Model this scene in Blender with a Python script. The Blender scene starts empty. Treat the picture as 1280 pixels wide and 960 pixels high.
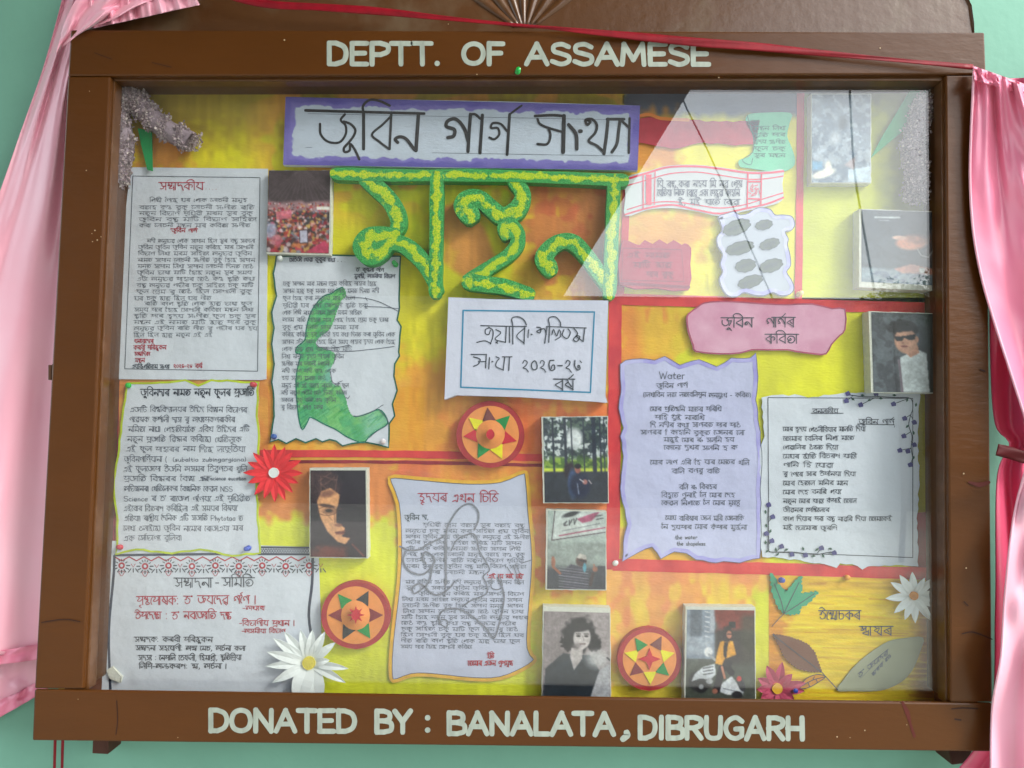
import bpy, math, random
import numpy as np
from mathutils import Matrix, Euler, Vector
from mathutils.geometry import tessellate_polygon
rnd = random.Random(7)
nrs = np.random.RandomState(5)
S = bpy.context.scene
COL = S.collection

# ------------------------------------------------------------------ camera
FPX = 950.0
cam_d = bpy.data.cameras.new('camera')
cam = bpy.data.objects.new('camera', cam_d)
COL.objects.link(cam)
CAM = Vector((0.00415, -0.9947, -0.05608))
cam.location = CAM
cam.rotation_euler = Euler((math.pi / 2 + 0.0534, -0.01243, 0.00995), 'XYZ')
cam_d.sensor_width = 36.0
cam_d.lens = 36.0 * FPX / 1280.0
cam_d.clip_start = 0.01
cam_d.clip_end = 500
S.camera = cam
RM = np.array(cam.rotation_euler.to_matrix())
CN = np.array(CAM)

# ------------------------------------------------------------------ sky, sun, exposure
SUN_DIR = Vector((0.74, -0.50, 0.62)).normalized()
w = bpy.data.worlds.new('World')
S.world = w
w.use_nodes = True
nt = w.node_tree
bg = nt.nodes['Background']
sky = nt.nodes.new('ShaderNodeTexSky')
sky.sky_type = 'NISHITA'
sky.sun_disc = False
sky.sun_elevation = math.asin(SUN_DIR.z)
sky.sun_rotation = math.atan2(SUN_DIR.x, SUN_DIR.y)
sky.air_density = 1.0
sky.dust_density = 4.0
sky.ozone_density = 1.0
tcw = nt.nodes.new('ShaderNodeTexCoord')
mpw = nt.nodes.new('ShaderNodeMapping')
mpw.inputs['Scale'].default_value = (1, 1, 2.2)
nzw = nt.nodes.new('ShaderNodeTexNoise')
nzw.inputs['Scale'].default_value = 3.2
nzw.inputs['Detail'].default_value = 6
rpw = nt.nodes.new('ShaderNodeValToRGB')
rpw.color_ramp.elements[0].position = 0.25
rpw.color_ramp.elements[0].color = (0.45, 0.45, 0.45, 1)
rpw.color_ramp.elements[1].position = 0.7
rpw.color_ramp.elements[1].color = (0.95, 0.95, 0.95, 1)
mxw = nt.nodes.new('ShaderNodeMixRGB')
mxw.inputs['Color2'].default_value = (10.5, 11.2, 11.8, 1)      # bright cloud cover
nt.links.new(tcw.outputs['Generated'], mpw.inputs['Vector'])
nt.links.new(mpw.outputs[0], nzw.inputs['Vector'])
nt.links.new(nzw.outputs['Fac'], rpw.inputs[0])
nt.links.new(rpw.outputs[0], mxw.inputs['Fac'])
nt.links.new(sky.outputs[0], mxw.inputs['Color1'])
nt.links.new(mxw.outputs[0], bg.inputs['Color'])
bg.inputs['Strength'].default_value = 0.12
sd = bpy.data.lights.new('sun', 'SUN')
sd.energy = 0.9
sd.angle = math.radians(14)
sd.color = (1.0, 0.96, 0.9)
sun = bpy.data.objects.new('sun', sd)
COL.objects.link(sun)
sun.rotation_euler = SUN_DIR.to_track_quat('Z', 'Y').to_euler()
S.view_settings.view_transform = 'Standard'
S.view_settings.look = 'None'
S.view_settings.exposure = 1.52
S.view_settings.gamma = 1
S.cycles.max_bounces = 8
S.cycles.transparent_max_bounces = 12
S.cycles.caustics_reflective = False
S.cycles.caustics_refractive = False

# ------------------------------------------------------------------ photograph geometry
def rays(px, py):
    px = np.asarray(px, float); py = np.asarray(py, float)
    d = np.stack([(px - 640) / FPX, (480 - py) / FPX, -np.ones_like(px)], -1)
    return d @ RM.T
def U(px, py, y):
    """point of the plane at depth y seen at (px, py)"""
    d = rays(px, py)
    t = (np.asarray(y, float) - CN[1]) / d[..., 1]
    return CN + d * t[..., None]
Y_GLASS = -0.033
Y_FRONT = -0.055
Y_WALL = 0.045

# ------------------------------------------------------------------ materials
K = 1.30
def lin(c, k=K):
    c = np.asarray(c, float) / 255.0
    l = np.where(c <= .04045, c / 12.92, ((c + .055) / 1.055) ** 2.4) * k
    return np.clip(l, 0.002, 0.86)
MATS = {}
def mat(name, rgb, rough=0.6, amt=0.10, scale=60, stretch=(1, 1, 1), bump=0.0, bscale=None, spec=0.4,
        coat=0.0, col2=None, lo=.35, hi=.65, k=K, vc=None, sheen=0, detail=4, roughvar=0.0):
    if name in MATS: return MATS[name]
    m = bpy.data.materials.new(name); m.use_nodes = True
    n = m.node_tree; L = n.links
    b = n.nodes['Principled BSDF']
    tc = n.nodes.new('ShaderNodeNewGeometry')
    mp = n.nodes.new('ShaderNodeMapping'); mp.inputs['Scale'].default_value = stretch
    L.new(tc.outputs['Position'], mp.inputs['Vector'])
    nz = n.nodes.new('ShaderNodeTexNoise'); nz.inputs['Scale'].default_value = scale
    nz.inputs['Detail'].default_value = detail; nz.inputs['Roughness'].default_value = .6
    L.new(mp.outputs[0], nz.inputs['Vector'])
    rp = n.nodes.new('ShaderNodeMapRange')
    rp.inputs['From Min'].default_value = lo; rp.inputs['From Max'].default_value = hi
    L.new(nz.outputs['Fac'], rp.inputs['Value'])
    mx = n.nodes.new('ShaderNodeMixRGB')
    L.new(rp.outputs[0], mx.inputs['Fac'])
    if vc:
        at = n.nodes.new('ShaderNodeAttribute'); at.attribute_name = vc
        mul = n.nodes.new('ShaderNodeMixRGB'); mul.blend_type = 'MULTIPLY'; mul.inputs['Fac'].default_value = 1
        mul.inputs['Color2'].default_value = (1 - amt * 1.3, 1 - amt * 1.5, 1 - amt * 1.6, 1)
        L.new(at.outputs['Color'], mul.inputs['Color1'])
        L.new(at.outputs['Color'], mx.inputs['Color1']); L.new(mul.outputs[0], mx.inputs['Color2'])
    else:
        c1 = lin(rgb, k); c2 = lin(col2, k) if col2 is not None else c1 * (1 - amt)
        mx.inputs['Color1'].default_value = (*c1, 1); mx.inputs['Color2'].default_value = (*c2, 1)
    L.new(mx.outputs[0], b.inputs['Base Color'])
    b.inputs['Roughness'].default_value = rough
    if roughvar:
        r2 = n.nodes.new('ShaderNodeMapRange'); r2.inputs['To Min'].default_value = rough - roughvar
        r2.inputs['To Max'].default_value = rough + roughvar
        n2 = n.nodes.new('ShaderNodeTexNoise'); n2.inputs['Scale'].default_value = scale * .35; n2.inputs['Detail'].default_value = 5
        L.new(mp.outputs[0], n2.inputs['Vector']); L.new(n2.outputs['Fac'], r2.inputs['Value']); L.new(r2.outputs[0], b.inputs['Roughness'])
    b.inputs['Specular IOR Level'].default_value = spec
    b.inputs['Coat Weight'].default_value = coat
    b.inputs['Coat Roughness'].default_value = 0.15
    if sheen: b.inputs['Sheen Weight'].default_value = sheen
    if bump:
        bn = n.nodes.new('ShaderNodeTexNoise'); bn.inputs['Scale'].default_value = bscale or scale
        bn.inputs['Detail'].default_value = 5
        L.new(mp.outputs[0], bn.inputs['Vector'])
        bp = n.nodes.new('ShaderNodeBump'); bp.inputs['Strength'].default_value = 1; bp.inputs['Distance'].default_value = bump
        L.new(bn.outputs['Fac'], bp.inputs['Height']); L.new(bp.outputs[0], b.inputs['Normal'])
    MATS[name] = m
    return m

M_paper = mat('white_paper', (186, 193, 203), .75, .07, 9, bump=.009, bscale=9)
M_paper2 = mat('lilac_paper', (172, 176, 206), .75, .08, 12, bump=.009, bscale=9)
M_foam = mat('white_foam', (190, 192, 182), .8, .12, 240, bump=.0008, bscale=400)
M_ink = mat('black_ink', (62, 68, 80), .55, .3, 300)
M_inkg = mat('grey_pencil_ink', (88, 94, 108), .6, .25, 300)
M_inkr = mat('red_ink', (165, 45, 62), .55, .25, 300)
M_small = mat('fine_pen_ink', (84, 92, 104), .6, .25, 300)
M_marker = mat('black_marker', (44, 46, 50), .5, .3, 200)
M_brown = mat('brown_enamel_paint', (112, 66, 22), .33, .12, 5, k=.53, stretch=(1, 1, 3), bump=.0006, bscale=40, spec=.28, coat=.06, roughvar=.08)
M_crest = mat('brown_enamel_crest', (104, 66, 32), .38, .22, 9, k=.62, col2=(126, 104, 78), lo=.5, hi=.7, bump=.0008, bscale=60, spec=.5, coat=.2, roughvar=.15)
M_letter = mat('white_sign_paint', (186, 198, 186), .4, .25, 60, k=.72, stretch=(2, 1, .5), lo=.4, hi=.7)
M_wall = mat('mint_wall_paint', (124, 182, 161), .65, .12, 4, k=1.0, bump=.0005, bscale=70, detail=6)
M_ribbon = mat('red_satin_ribbon', (158, 10, 34), .5, .3, 40, k=.72, spec=.3)
M_redpaper = mat('red_painted_strip', (200, 58, 56), .6, .3, 26, stretch=(1, 1, .6), col2=(170, 34, 46))
M_maroon = mat('maroon_painted_strip', (140, 32, 44), .6, .3, 30, col2=(110, 22, 36))

# ------------------------------------------------------------------ objects
def tag(o, label=None, cat=None, group=None, kind=None):
    if label: o['label'] = label
    if cat: o['category'] = cat
    if group: o['group'] = group
    if kind: o['kind'] = kind
    return o
def thing(name, px, py, y, label, cat, group=None):
    o = bpy.data.objects.new(name, None); COL.objects.link(o)
    o.location = U(px, py, y); o.empty_display_size = .02
    return tag(o, label, cat, group)
def world_origin(p):
    v = Vector((0, 0, 0))
    while p is not None:
        v += p.location; p = p.parent
    return v
def mesh_obj(name, V, F, m, parent=None, smooth=False, cols=None, bevel=0, attr='Col', mats=None, fm=None):
    V = np.asarray(V, float)
    o_w = world_origin(parent)
    org = np.array(o_w) if parent is not None else V.mean(0)
    me = bpy.data.meshes.new(name)
    me.from_pydata((V - org).tolist(), [], F)
    me.update()
    if mats:
        for q in mats: me.materials.append(q)
        me.polygons.foreach_set('material_index', fm)
    else:
        me.materials.append(m)
    if cols is not None:
        a = me.color_attributes.new(attr, 'FLOAT_COLOR', 'POINT')
        c = np.ones((len(V), 4)); c[:, :3] = cols
        a.data.foreach_set('color', c.ravel())
    if smooth: me.polygons.foreach_set('use_smooth', [True] * len(me.polygons))
    o = bpy.data.objects.new(name, me); COL.objects.link(o)
    if name in ('writing', 'red_writing', 'flower_eye', 'floral_leaves', 'vine_leaves', 'vine_flowers', 'ink_lines', 'heading', 'title_writing', 'blue_frame', 'red_pattern', 'leaf_veins', 'dark_border', 'pencil_drawing', 'pencil_guideline', 'vine_stem'): o['kind'] = 'stuff'
    if parent is not None:
        o.parent = parent
    else:
        o.location = org
    if bevel:
        b = o.modifiers.new('bevel', 'BEVEL'); b.width = bevel; b.segments = 2; b.limit_method = 'ANGLE'; b.angle_limit = math.radians(40)
    return o

def smooth_pts(P, n=5, closed=False):
    P = [np.asarray(p, float) for p in P]
    if len(P) < 3: return P
    out = []
    N = len(P); rng = range(N if closed else N - 1)
    for i in rng:
        p1, p2 = P[i], P[(i + 1) % N]
        p0 = P[i - 1] if (closed or i > 0) else 2 * p1 - p2
        p3 = P[(i + 2) % N] if (closed or i + 2 < N) else 2 * p2 - p1
        for k in range(n):
            t = k / n
            out.append(.5 * ((2 * p1) + (-p0 + p2) * t + (2 * p0 - 5 * p1 + 4 * p2 - p3) * t * t + (-p0 + 3 * p1 - 3 * p2 + p3) * t ** 3))
    if not closed: out.append(P[-1])
    return out

class MB:
    """collects shapes given in picture coordinates on planes at real depths"""
    def __init__(s): s.v = []; s.f = []; s.n = 0; s.k = 0; s.c = []
    def lay(s):
        s.k = (s.k + 1) % 24
        return -s.k * 1.6e-5
    def add(s, W, F, c=None):
        W = np.asarray(W, float)
        s.v.append(W); s.f += [tuple(i + s.n for i in f) for f in F]; s.n += len(W)
        s.c.append(np.tile(np.asarray(c if c is not None else (0, 0, 0), float), (len(W), 1)) if np.ndim(c) < 2 else np.asarray(c, float))
    def poly(s, pts, y):
        P = np.asarray(pts, float)
        W = U(P[:, 0], P[:, 1], np.full(len(P), y) + s.lay())
        tri = tessellate_polygon([[Vector((p[0], p[1], 0)) for p in P]])
        s.add(W, [tuple(t) for t in tri])
    def prism(s, pts, yf, yb, dome=None):
        P = np.asarray(pts, float); n = len(P)
        A = U(P[:, 0], P[:, 1], np.full(n, float(yf))); B = A.copy(); B[:, 1] = yb
        area = sum(P[i][0] * P[(i + 1) % n][1] - P[(i + 1) % n][0] * P[i][1] for i in range(n))
        if n == 4: T = [(0, 1, 2, 3)]
        else: T = [tuple(t) for t in tessellate_polygon([[Vector((p[0], p[1], 0)) for p in P]])]
        if n == 4:
            F = [(0, 3, 2, 1) if area > 0 else (0, 1, 2, 3)]
        else: F = T
        F = F + [tuple(i + n for i in reversed(f)) for f in F]
        F += [(i, (i + 1) % n, (i + 1) % n + n, i + n) for i in range(n)]
        s.add(np.vstack([A, B]), F)
    def ribbon(s, pts, w, y, caps=True, closed=False, n=0, yb=None, mid=False):
        """flat band of width w along pts; with yb it is a solid band reaching back to yb"""
        if not closed and len(pts) > 4 and np.hypot(pts[0][0] - pts[-1][0], pts[0][1] - pts[-1][1]) < .9 and n and yb is None:
            closed = True; pts = pts[:-1]
        if n: pts = smooth_pts(pts, n, closed)
        P = np.asarray(pts, float)
        keep = [0] + [i for i in range(1, len(P)) if np.hypot(*(P[i] - P[i - 1])) > 1e-3]
        P = P[keep]
        if len(P) < 2: return
        W = np.full(len(P), float(w)) if np.ndim(w) == 0 else np.interp(np.linspace(0, 1, len(P)), np.linspace(0, 1, len(w)), w)
        T = np.gradient(P, axis=0) if not closed else (np.roll(P, -1, 0) - np.roll(P, 1, 0))
        T /= np.maximum(np.hypot(T[:, 0], T[:, 1]), 1e-9)[:, None]
        N = np.stack([-T[:, 1], T[:, 0]], 1)
        if caps and not closed:     # rounded ends
            a, b = P[0], P[-1]; ta, tb = T[0], T[-1]
            P = np.vstack([a - ta * W[0] * .5, a - ta * W[0] * .35, P, b + tb * W[-1] * .35, b + tb * W[-1] * .5])
            N = np.vstack([N[0], N[0], N, N[-1], N[-1]])
            W = np.concatenate([[W[0] * .45, W[0] * .8], W, [W[-1] * .8, W[-1] * .45]])
        Lp = P + N * W[:, None] / 2; Rp = P - N * W[:, None] / 2
        y = y + s.lay(); m = len(P)
        if yb is None:
            A = U(Lp[:, 0], Lp[:, 1], np.full(m, y)); B = U(Rp[:, 0], Rp[:, 1], np.full(m, y))
            F = [(i, i + 1, m + i + 1, m + i) for i in range(m - 1)]
            if closed: F.append((m - 1, 0, m, 2 * m - 1))
            s.add(np.vstack([A, B]), F)
        else:
            Mi = U(P[:, 0], P[:, 1], np.full(m, y - .0005)); A = U(Lp[:, 0], Lp[:, 1], np.full(m, y)); B = U(Rp[:, 0], Rp[:, 1], np.full(m, y))
            A2 = A.copy(); A2[:, 1] = yb; B2 = B.copy(); B2[:, 1] = yb
            V = np.vstack([A2, A, Mi, B, B2])
            F = []
            for r in range(4):
                F += [(r * m + i, r * m + i + 1, (r + 1) * m + i + 1, (r + 1) * m + i) for i in range(m - 1)]
            F += [(0, m, 2 * m, 3 * m, 4 * m), (m - 1, 5 * m - 1, 4 * m - 1, 3 * m - 1, 2 * m - 1)]
            c = np.zeros((5 * m, 3)); c[2 * m:3 * m] = 1
            s.add(V, F, c)
    def disc(s, cx, cy, r, y, n=20, ry=None):
        ry = ry or r
        s.poly([(cx + r * math.cos(a), cy + ry * math.sin(a)) for a in np.linspace(0, 2 * math.pi, n, False)], y)
    def build(s, name, m, parent=None, **kw):
        V = np.vstack(s.v)
        if kw.pop('usecol', False): kw['cols'] = np.vstack(s.c)
        return mesh_obj(name, V, s.f, m, parent, **kw)

def wavy(pts, amp, step, seed=0, closed=True):
    r = random.Random(seed); out = []
    n = len(pts)
    for i in range(n if closed else n - 1):
        a = np.array(pts[i], float); b = np.array(pts[(i + 1) % n], float)
        L = np.hypot(*(b - a)); k = max(1, int(L / step)); nrm = np.array([-(b - a)[1], (b - a)[0]]) / max(L, 1e-6)
        for j in range(k):
            t = j / k
            off = 0 if j == 0 else r.uniform(-amp, amp)
            out.append(a + (b - a) * t + nrm * off)
    if not closed: out.append(np.array(pts[-1], float))
    return out
def inset(pts, d):
    P = np.asarray(pts, float); c = P.mean(0)
    area = sum(P[i][0] * P[(i + 1) % len(P)][1] - P[(i + 1) % len(P)][0] * P[i][1] for i in range(len(P)))
    T = np.roll(P, -1, 0) - np.roll(P, 1, 0); T /= np.maximum(np.hypot(T[:, 0], T[:, 1]), 1e-9)[:, None]
    N = np.stack([-T[:, 1], T[:, 0]], 1) * (1 if area > 0 else -1)
    return P + N * d

# ------------------------------------------------------------------ painted pictures: colour per point of a fine grid
def vnoise(X, Y, sc, seed):
    r = np.random.RandomState(seed); G = r.rand(64, 64)
    x = X / sc; y = Y / sc; xi = np.floor(x).astype(int); yi = np.floor(y).astype(int); fx = x - xi; fy = y - yi
    fx = fx * fx * (3 - 2 * fx); fy = fy * fy * (3 - 2 * fy)
    g = lambda a, b: G[a % 64, b % 64]
    return (g(xi, yi) * (1 - fx) + g(xi + 1, yi) * fx) * (1 - fy) + (g(xi, yi + 1) * (1 - fx) + g(xi + 1, yi + 1) * fx) * fy
class Pt:
    def __init__(s, x0, y0, x1, y1, step, base):
        s.nx = int((x1 - x0) / step) + 1; s.ny = int((y1 - y0) / step) + 1
        s.X, s.Y = np.meshgrid(np.linspace(x0, x1, s.nx), np.linspace(y0, y1, s.ny))
        s.A = np.zeros(s.X.shape + (3,)); s.A[:] = base; s.step = step
    def mix(s, m, col, al=1.0):
        m = np.clip(m * al, 0, 1)[..., None]; s.A = s.A * (1 - m) + np.asarray(col, float) * m
    def ell(s, cx, cy, rx, ry, col, soft=.15, ang=0, al=1, jag=0, seed=1):
        c, q = math.cos(ang), math.sin(ang); dx = s.X - cx; dy = s.Y - cy
        u = (dx * c + dy * q) / rx; v = (-dx * q + dy * c) / ry
        r = np.sqrt(u * u + v * v)
        if jag: r = r + (vnoise(s.X, s.Y, max(rx, ry) * .25, seed) - .5) * jag
        s.mix(np.clip((1 - r) / soft + .5, 0, 1), col, al)
    def poly(s, pts, col, al=1, blur=1):
        n = len(pts); m = np.zeros(s.X.shape, bool)
        for i in range(n):
            x1, y1 = pts[i]; x2, y2 = pts[(i + 1) % n]
            if y1 == y2: continue
            cond = ((y1 > s.Y) != (y2 > s.Y)) & (s.X < (x2 - x1) * (s.Y - y1) / (y2 - y1) + x1)
            m ^= cond
        m = m.astype(float)
        for _ in range(blur):
            p = np.pad(m, 1, 'edge'); m = (p[:-2, 1:-1] + p[2:, 1:-1] + p[1:-1, :-2] + p[1:-1, 2:] + 2 * m) / 6
        s.mix(m, col, al)
    def line(s, pts, w, col, al=1):
        d = np.full(s.X.shape, 1e9)
        for (x1, y1), (x2, y2) in zip(pts[:-1], pts[1:]):
            L = (x2 - x1) ** 2 + (y2 - y1) ** 2 + 1e-9
            t = np.clip(((s.X - x1) * (x2 - x1) + (s.Y - y1) * (y2 - y1)) / L, 0, 1)
            d = np.minimum(d, np.hypot(s.X - x1 - t * (x2 - x1), s.Y - y1 - t * (y2 - y1)))
        s.mix(np.clip((w / 2 - d) / .6 + .5, 0, 1), col, al)
    def blot(s, sc, thr, col, al, seed, box=None, sx=1, sy=1, soft=.08):
        n = .65 * vnoise(s.X / sx, s.Y / sy, sc, seed) + .35 * vnoise(s.X / sx, s.Y / sy, sc * .4, seed + 9)
        m = np.clip((n - thr) / soft + .5, 0, 1)
        if box:
            x0, y0, x1, y1, f = box
            m = m * np.clip((s.X - x0) / f + .5, 0, 1) * np.clip((x1 - s.X) / f + .5, 0, 1) * np.clip((s.Y - y0) / f + .5, 0, 1) * np.clip((y1 - s.Y) / f + .5, 0, 1)
        s.mix(m, col, al)
    def area(s, x0, y0, x1, y1, f, col, al=1, jag=0, seed=3):
        X = s.X + (vnoise(s.X, s.Y, 9, seed) - .5) * jag; Y = s.Y + (vnoise(s.X, s.Y, 8, seed + 1) - .5) * jag
        m = np.clip((X - x0) / f + .5, 0, 1) * np.clip((x1 - X) / f + .5, 0, 1) * np.clip((Y - y0) / f + .5, 0, 1) * np.clip((y1 - Y) / f + .5, 0, 1)
        s.mix(m, col, al)
    def grain(s, amp, sc, seed, sx=1, sy=1):
        s.A *= (1 + amp * (vnoise(s.X / sx, s.Y / sy, sc, seed) - .5))[..., None]
    def soften(s, n):
        for _ in range(n):
            q = np.pad(s.A, ((1, 1), (1, 1), (0, 0)), 'edge'); s.A = (q[:-2, 1:-1] + q[2:, 1:-1] + q[1:-1, :-2] + q[1:-1, 2:] + 4 * s.A) / 8
    def build(s, name, y, m, parent, warp=None, k=1.18):
        """warp: four corners (tl, tr, br, bl) the rectangle is laid into; drawn coordinates stay those of the rectangle"""
        nx, ny = s.nx, s.ny
        if warp is not None:
            u, v = np.meshgrid(np.linspace(0, 1, nx), np.linspace(0, 1, ny))
            c = [np.array(p, float) for p in warp]
            P = (c[0][None, None] * ((1 - u) * (1 - v))[..., None] + c[1] * (u * (1 - v))[..., None] + c[2] * (u * v)[..., None] + c[3] * ((1 - u) * v)[..., None])
            X, Y = P[..., 0], P[..., 1]
        else: X, Y = s.X, s.Y
        V = U(X.ravel(), Y.ravel(), np.full(X.size, y))
        idx = np.arange(nx * ny).reshape(ny, nx)
        F = np.stack([idx[:-1, :-1], idx[1:, :-1], idx[1:, 1:], idx[:-1, 1:]], -1).reshape(-1, 4).tolist()
        return mesh_obj(name, V, F, m, parent, cols=lin(np.clip(s.A, 0, 255), k).reshape(-1, 3))
M_paint = mat('poster_paint', None, .62, .09, 34, stretch=(1, 1, 2.2), vc='Col', bump=.0006, bscale=160, lo=.3, hi=.75)
M_print = mat('photo_print', None, .30, .06, 60, vc='Col', spec=.45)
M_lay = mat('layered_crayon', None, .6, .10, 160, vc='Col', bump=.0005, bscale=300)

# ------------------------------------------------------------------ stroke alphabets (0..100 high, y down)
G = {}
def g(ch, w, s): G[ch] = (w, [[tuple(map(float, p.split(','))) for p in st.split()] for st in s.split(';')])
BAR = ';66,0 66,100'
g('ক', 88, '50,0 50,100;50,14 28,30 5,54 28,72 50,92;50,36 70,28 84,46 76,66')
g('খ', 74, '10,26 18,8 32,14 28,34 16,32;30,16 40,36 24,54 10,60 36,74 66,97' + BAR)
g('গ', 72, '12,62 24,58 16,46 8,34 18,14 36,14 50,34 62,60' + BAR)
g('ঘ', 72, '6,10 24,14 10,38 30,46 8,70 66,96' + BAR)
g('ঙ', 70, '12,20 30,10 40,30 20,48 50,60 30,96 10,80')
g('চ', 68, '12,0 14,36 14,88 44,90 62,62 46,32 14,36')
g('ছ', 78, '16,10 48,24 18,50 14,84 40,94 58,70 36,52 52,88 76,112')
g('জ', 92, '6,28 9,64 34,86 62,64 60,38 48,22 62,4;48,24 70,34 85,30 78,58 66,84')
g('ঞ', 84, '8,60 20,50 24,70 8,76 6,40 40,24 50,60;60,0 60,100')
g('ট', 70, '14,0 14,54 30,92 60,80 58,50 34,44;14,0 2,-24 34,-34 60,-12')
g('ঠ', 68, '48,0 30,26 12,60 30,92 58,84 60,56 36,36 30,26')
g('ড', 74, '10,46 26,40 24,22 44,6 44,0;44,22 68,44 60,82 26,92 10,70')
g('ণ', 74, '10,56 26,46 22,26 8,30 12,12 36,14 66,52' + BAR)
g('ত', 80, '24,56 36,46 40,64 20,70 8,46 26,24 56,24 74,52 60,86 32,94 14,82')
g('থ', 72, '20,8 8,20 18,34 30,20 20,8;20,34 10,58 28,70 12,92 66,92' + BAR)
g('দ', 62, '12,0 12,44 30,32 46,44 48,70 60,104')
g('ধ', 72, '16,4 8,22 34,34 8,50 36,74 66,96;16,4 40,10' + BAR)
g('ন', 74, '10,64 18,54 28,62 22,74 9,70 12,48 36,46 64,90' + BAR)
g('প', 72, '10,6 30,18 12,42 10,58 40,56 62,36' + BAR)
g('ফ', 90, '10,6 26,20 10,46 46,90;50,0 50,100;50,36 70,28 84,46 76,66')
g('ব', 70, '62,0 62,100;62,14 34,32 8,54 34,74 62,95')
g('ভ', 84, '14,4 10,46 28,60 42,48 30,38;28,60 16,78 44,98 74,76 72,42')
g('ম', 74, '16,0 26,28 18,62 8,74 20,84 30,70 18,60 40,68 66,95' + BAR)
g('য', 72, '12,0 30,22 8,50 36,74 66,95' + BAR)
g('য়', 72, '12,0 30,22 8,50 36,74 66,95;28,108 32,108' + BAR)
g('ৰ', 70, '62,0 62,100;62,14 34,32 8,54 34,74 62,95;34,46 48,64')
g('ৱ', 70, '62,0 62,100;62,14 34,32 8,54 34,74 62,95;18,84 50,110')
g('ল', 74, '10,42 6,74 22,82 32,52 46,38 64,58' + BAR)
g('শ', 74, '30,56 18,50 12,66 26,72 34,54 14,36 22,16 38,24 38,40 52,20 66,40' + BAR)
g('ষ', 72, '12,0 30,22 8,50 36,74 66,95;28,28 54,66' + BAR)
g('স', 74, '10,2 28,20 24,40 40,52 66,46;40,52 44,74 26,88 10,80' + BAR)
g('হ', 70, '12,0 40,6 16,34 44,40 58,66 34,88 20,78;36,86 58,108')
g('অ', 88, '12,66 22,54 28,72 12,80 4,56 20,28 48,24 56,46 46,66;50,60 82,46;80,0 80,100')
g('এ', 66, '18,32 26,14 34,24 29,36;34,16 52,12 57,40 50,92;50,92 28,80 0,90')
g('ই', 66, '12,-30 50,-26 40,0;14,20 40,24 12,50 44,60 30,90 8,84;40,86 60,108')
g('উ', 74, '4,-24 30,-36 62,-10;10,44 26,38 24,20 44,4;44,20 68,44 60,82 26,92 10,72')
g('KSH', 74, '14,6 34,22 12,46 36,66;34,22 50,16 46,44 36,66 64,95' + BAR)
g('ও', 68, '16,22 36,8 46,30 24,44 8,66 26,94 58,86 62,56')
g('া', 20, '9,0 9,100')
g('ি', 22, '10,100 10,4 4,-22 26,-42 60,-38 82,-10')
g('ী', 22, '12,100 12,2 6,-28 -20,-42 -52,-26 -62,-4')
g('ু', 0, '-24,106 -40,108 -42,124 -26,124 -24,108 -6,134')
g('ূ', 0, '-16,100 -34,112 -50,122 -40,136 -28,122 -4,146')
g('ৃ', 0, '-22,104 -44,116 -20,134')
g('ে', 26, '20,12 6,40 6,86 18,96')
g('ৈ', 26, '20,12 6,40 6,86 18,96;20,2 2,-26 22,-40')
g('ৌ', 22, '9,0 9,100;9,0 0,-30 26,-38')
g('REF', 0, '-40,-2 -22,-18 -4,-40')
g('YA', 26, '4,10 22,24 6,52 22,70 20,100')
g('RA', 0, '-60,112 -30,100 -6,120')
g('ং', 30, '10,46 20,54 10,64 3,54 10,46;24,74 8,98')
g('ঁ', 0, '-60,-20 -46,-8 -30,-20;-45,-32 -43,-32')
g('°', 18, '8,-8 14,0 8,8 2,0 8,-8')
g('ৎ', 50, '36,20 10,30 16,60 40,60 30,96')
g('০', 50, '26,14 8,40 10,76 26,90 42,74 42,38 26,14')
g('২', 52, '8,34 18,12 36,24 28,54 10,72 30,82 44,108')
g('৫', 54, '14,12 8,50 18,90 44,84 42,50 28,56 22,78;14,12 40,10')
g('৬', 54, '10,12 10,60 26,90 44,80 40,54 30,56 34,74;44,14 52,30')
g('১', 48, '34,20 14,24 18,50 36,40 30,14 14,84')
g('।', 22, '8,0 8,100')
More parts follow.
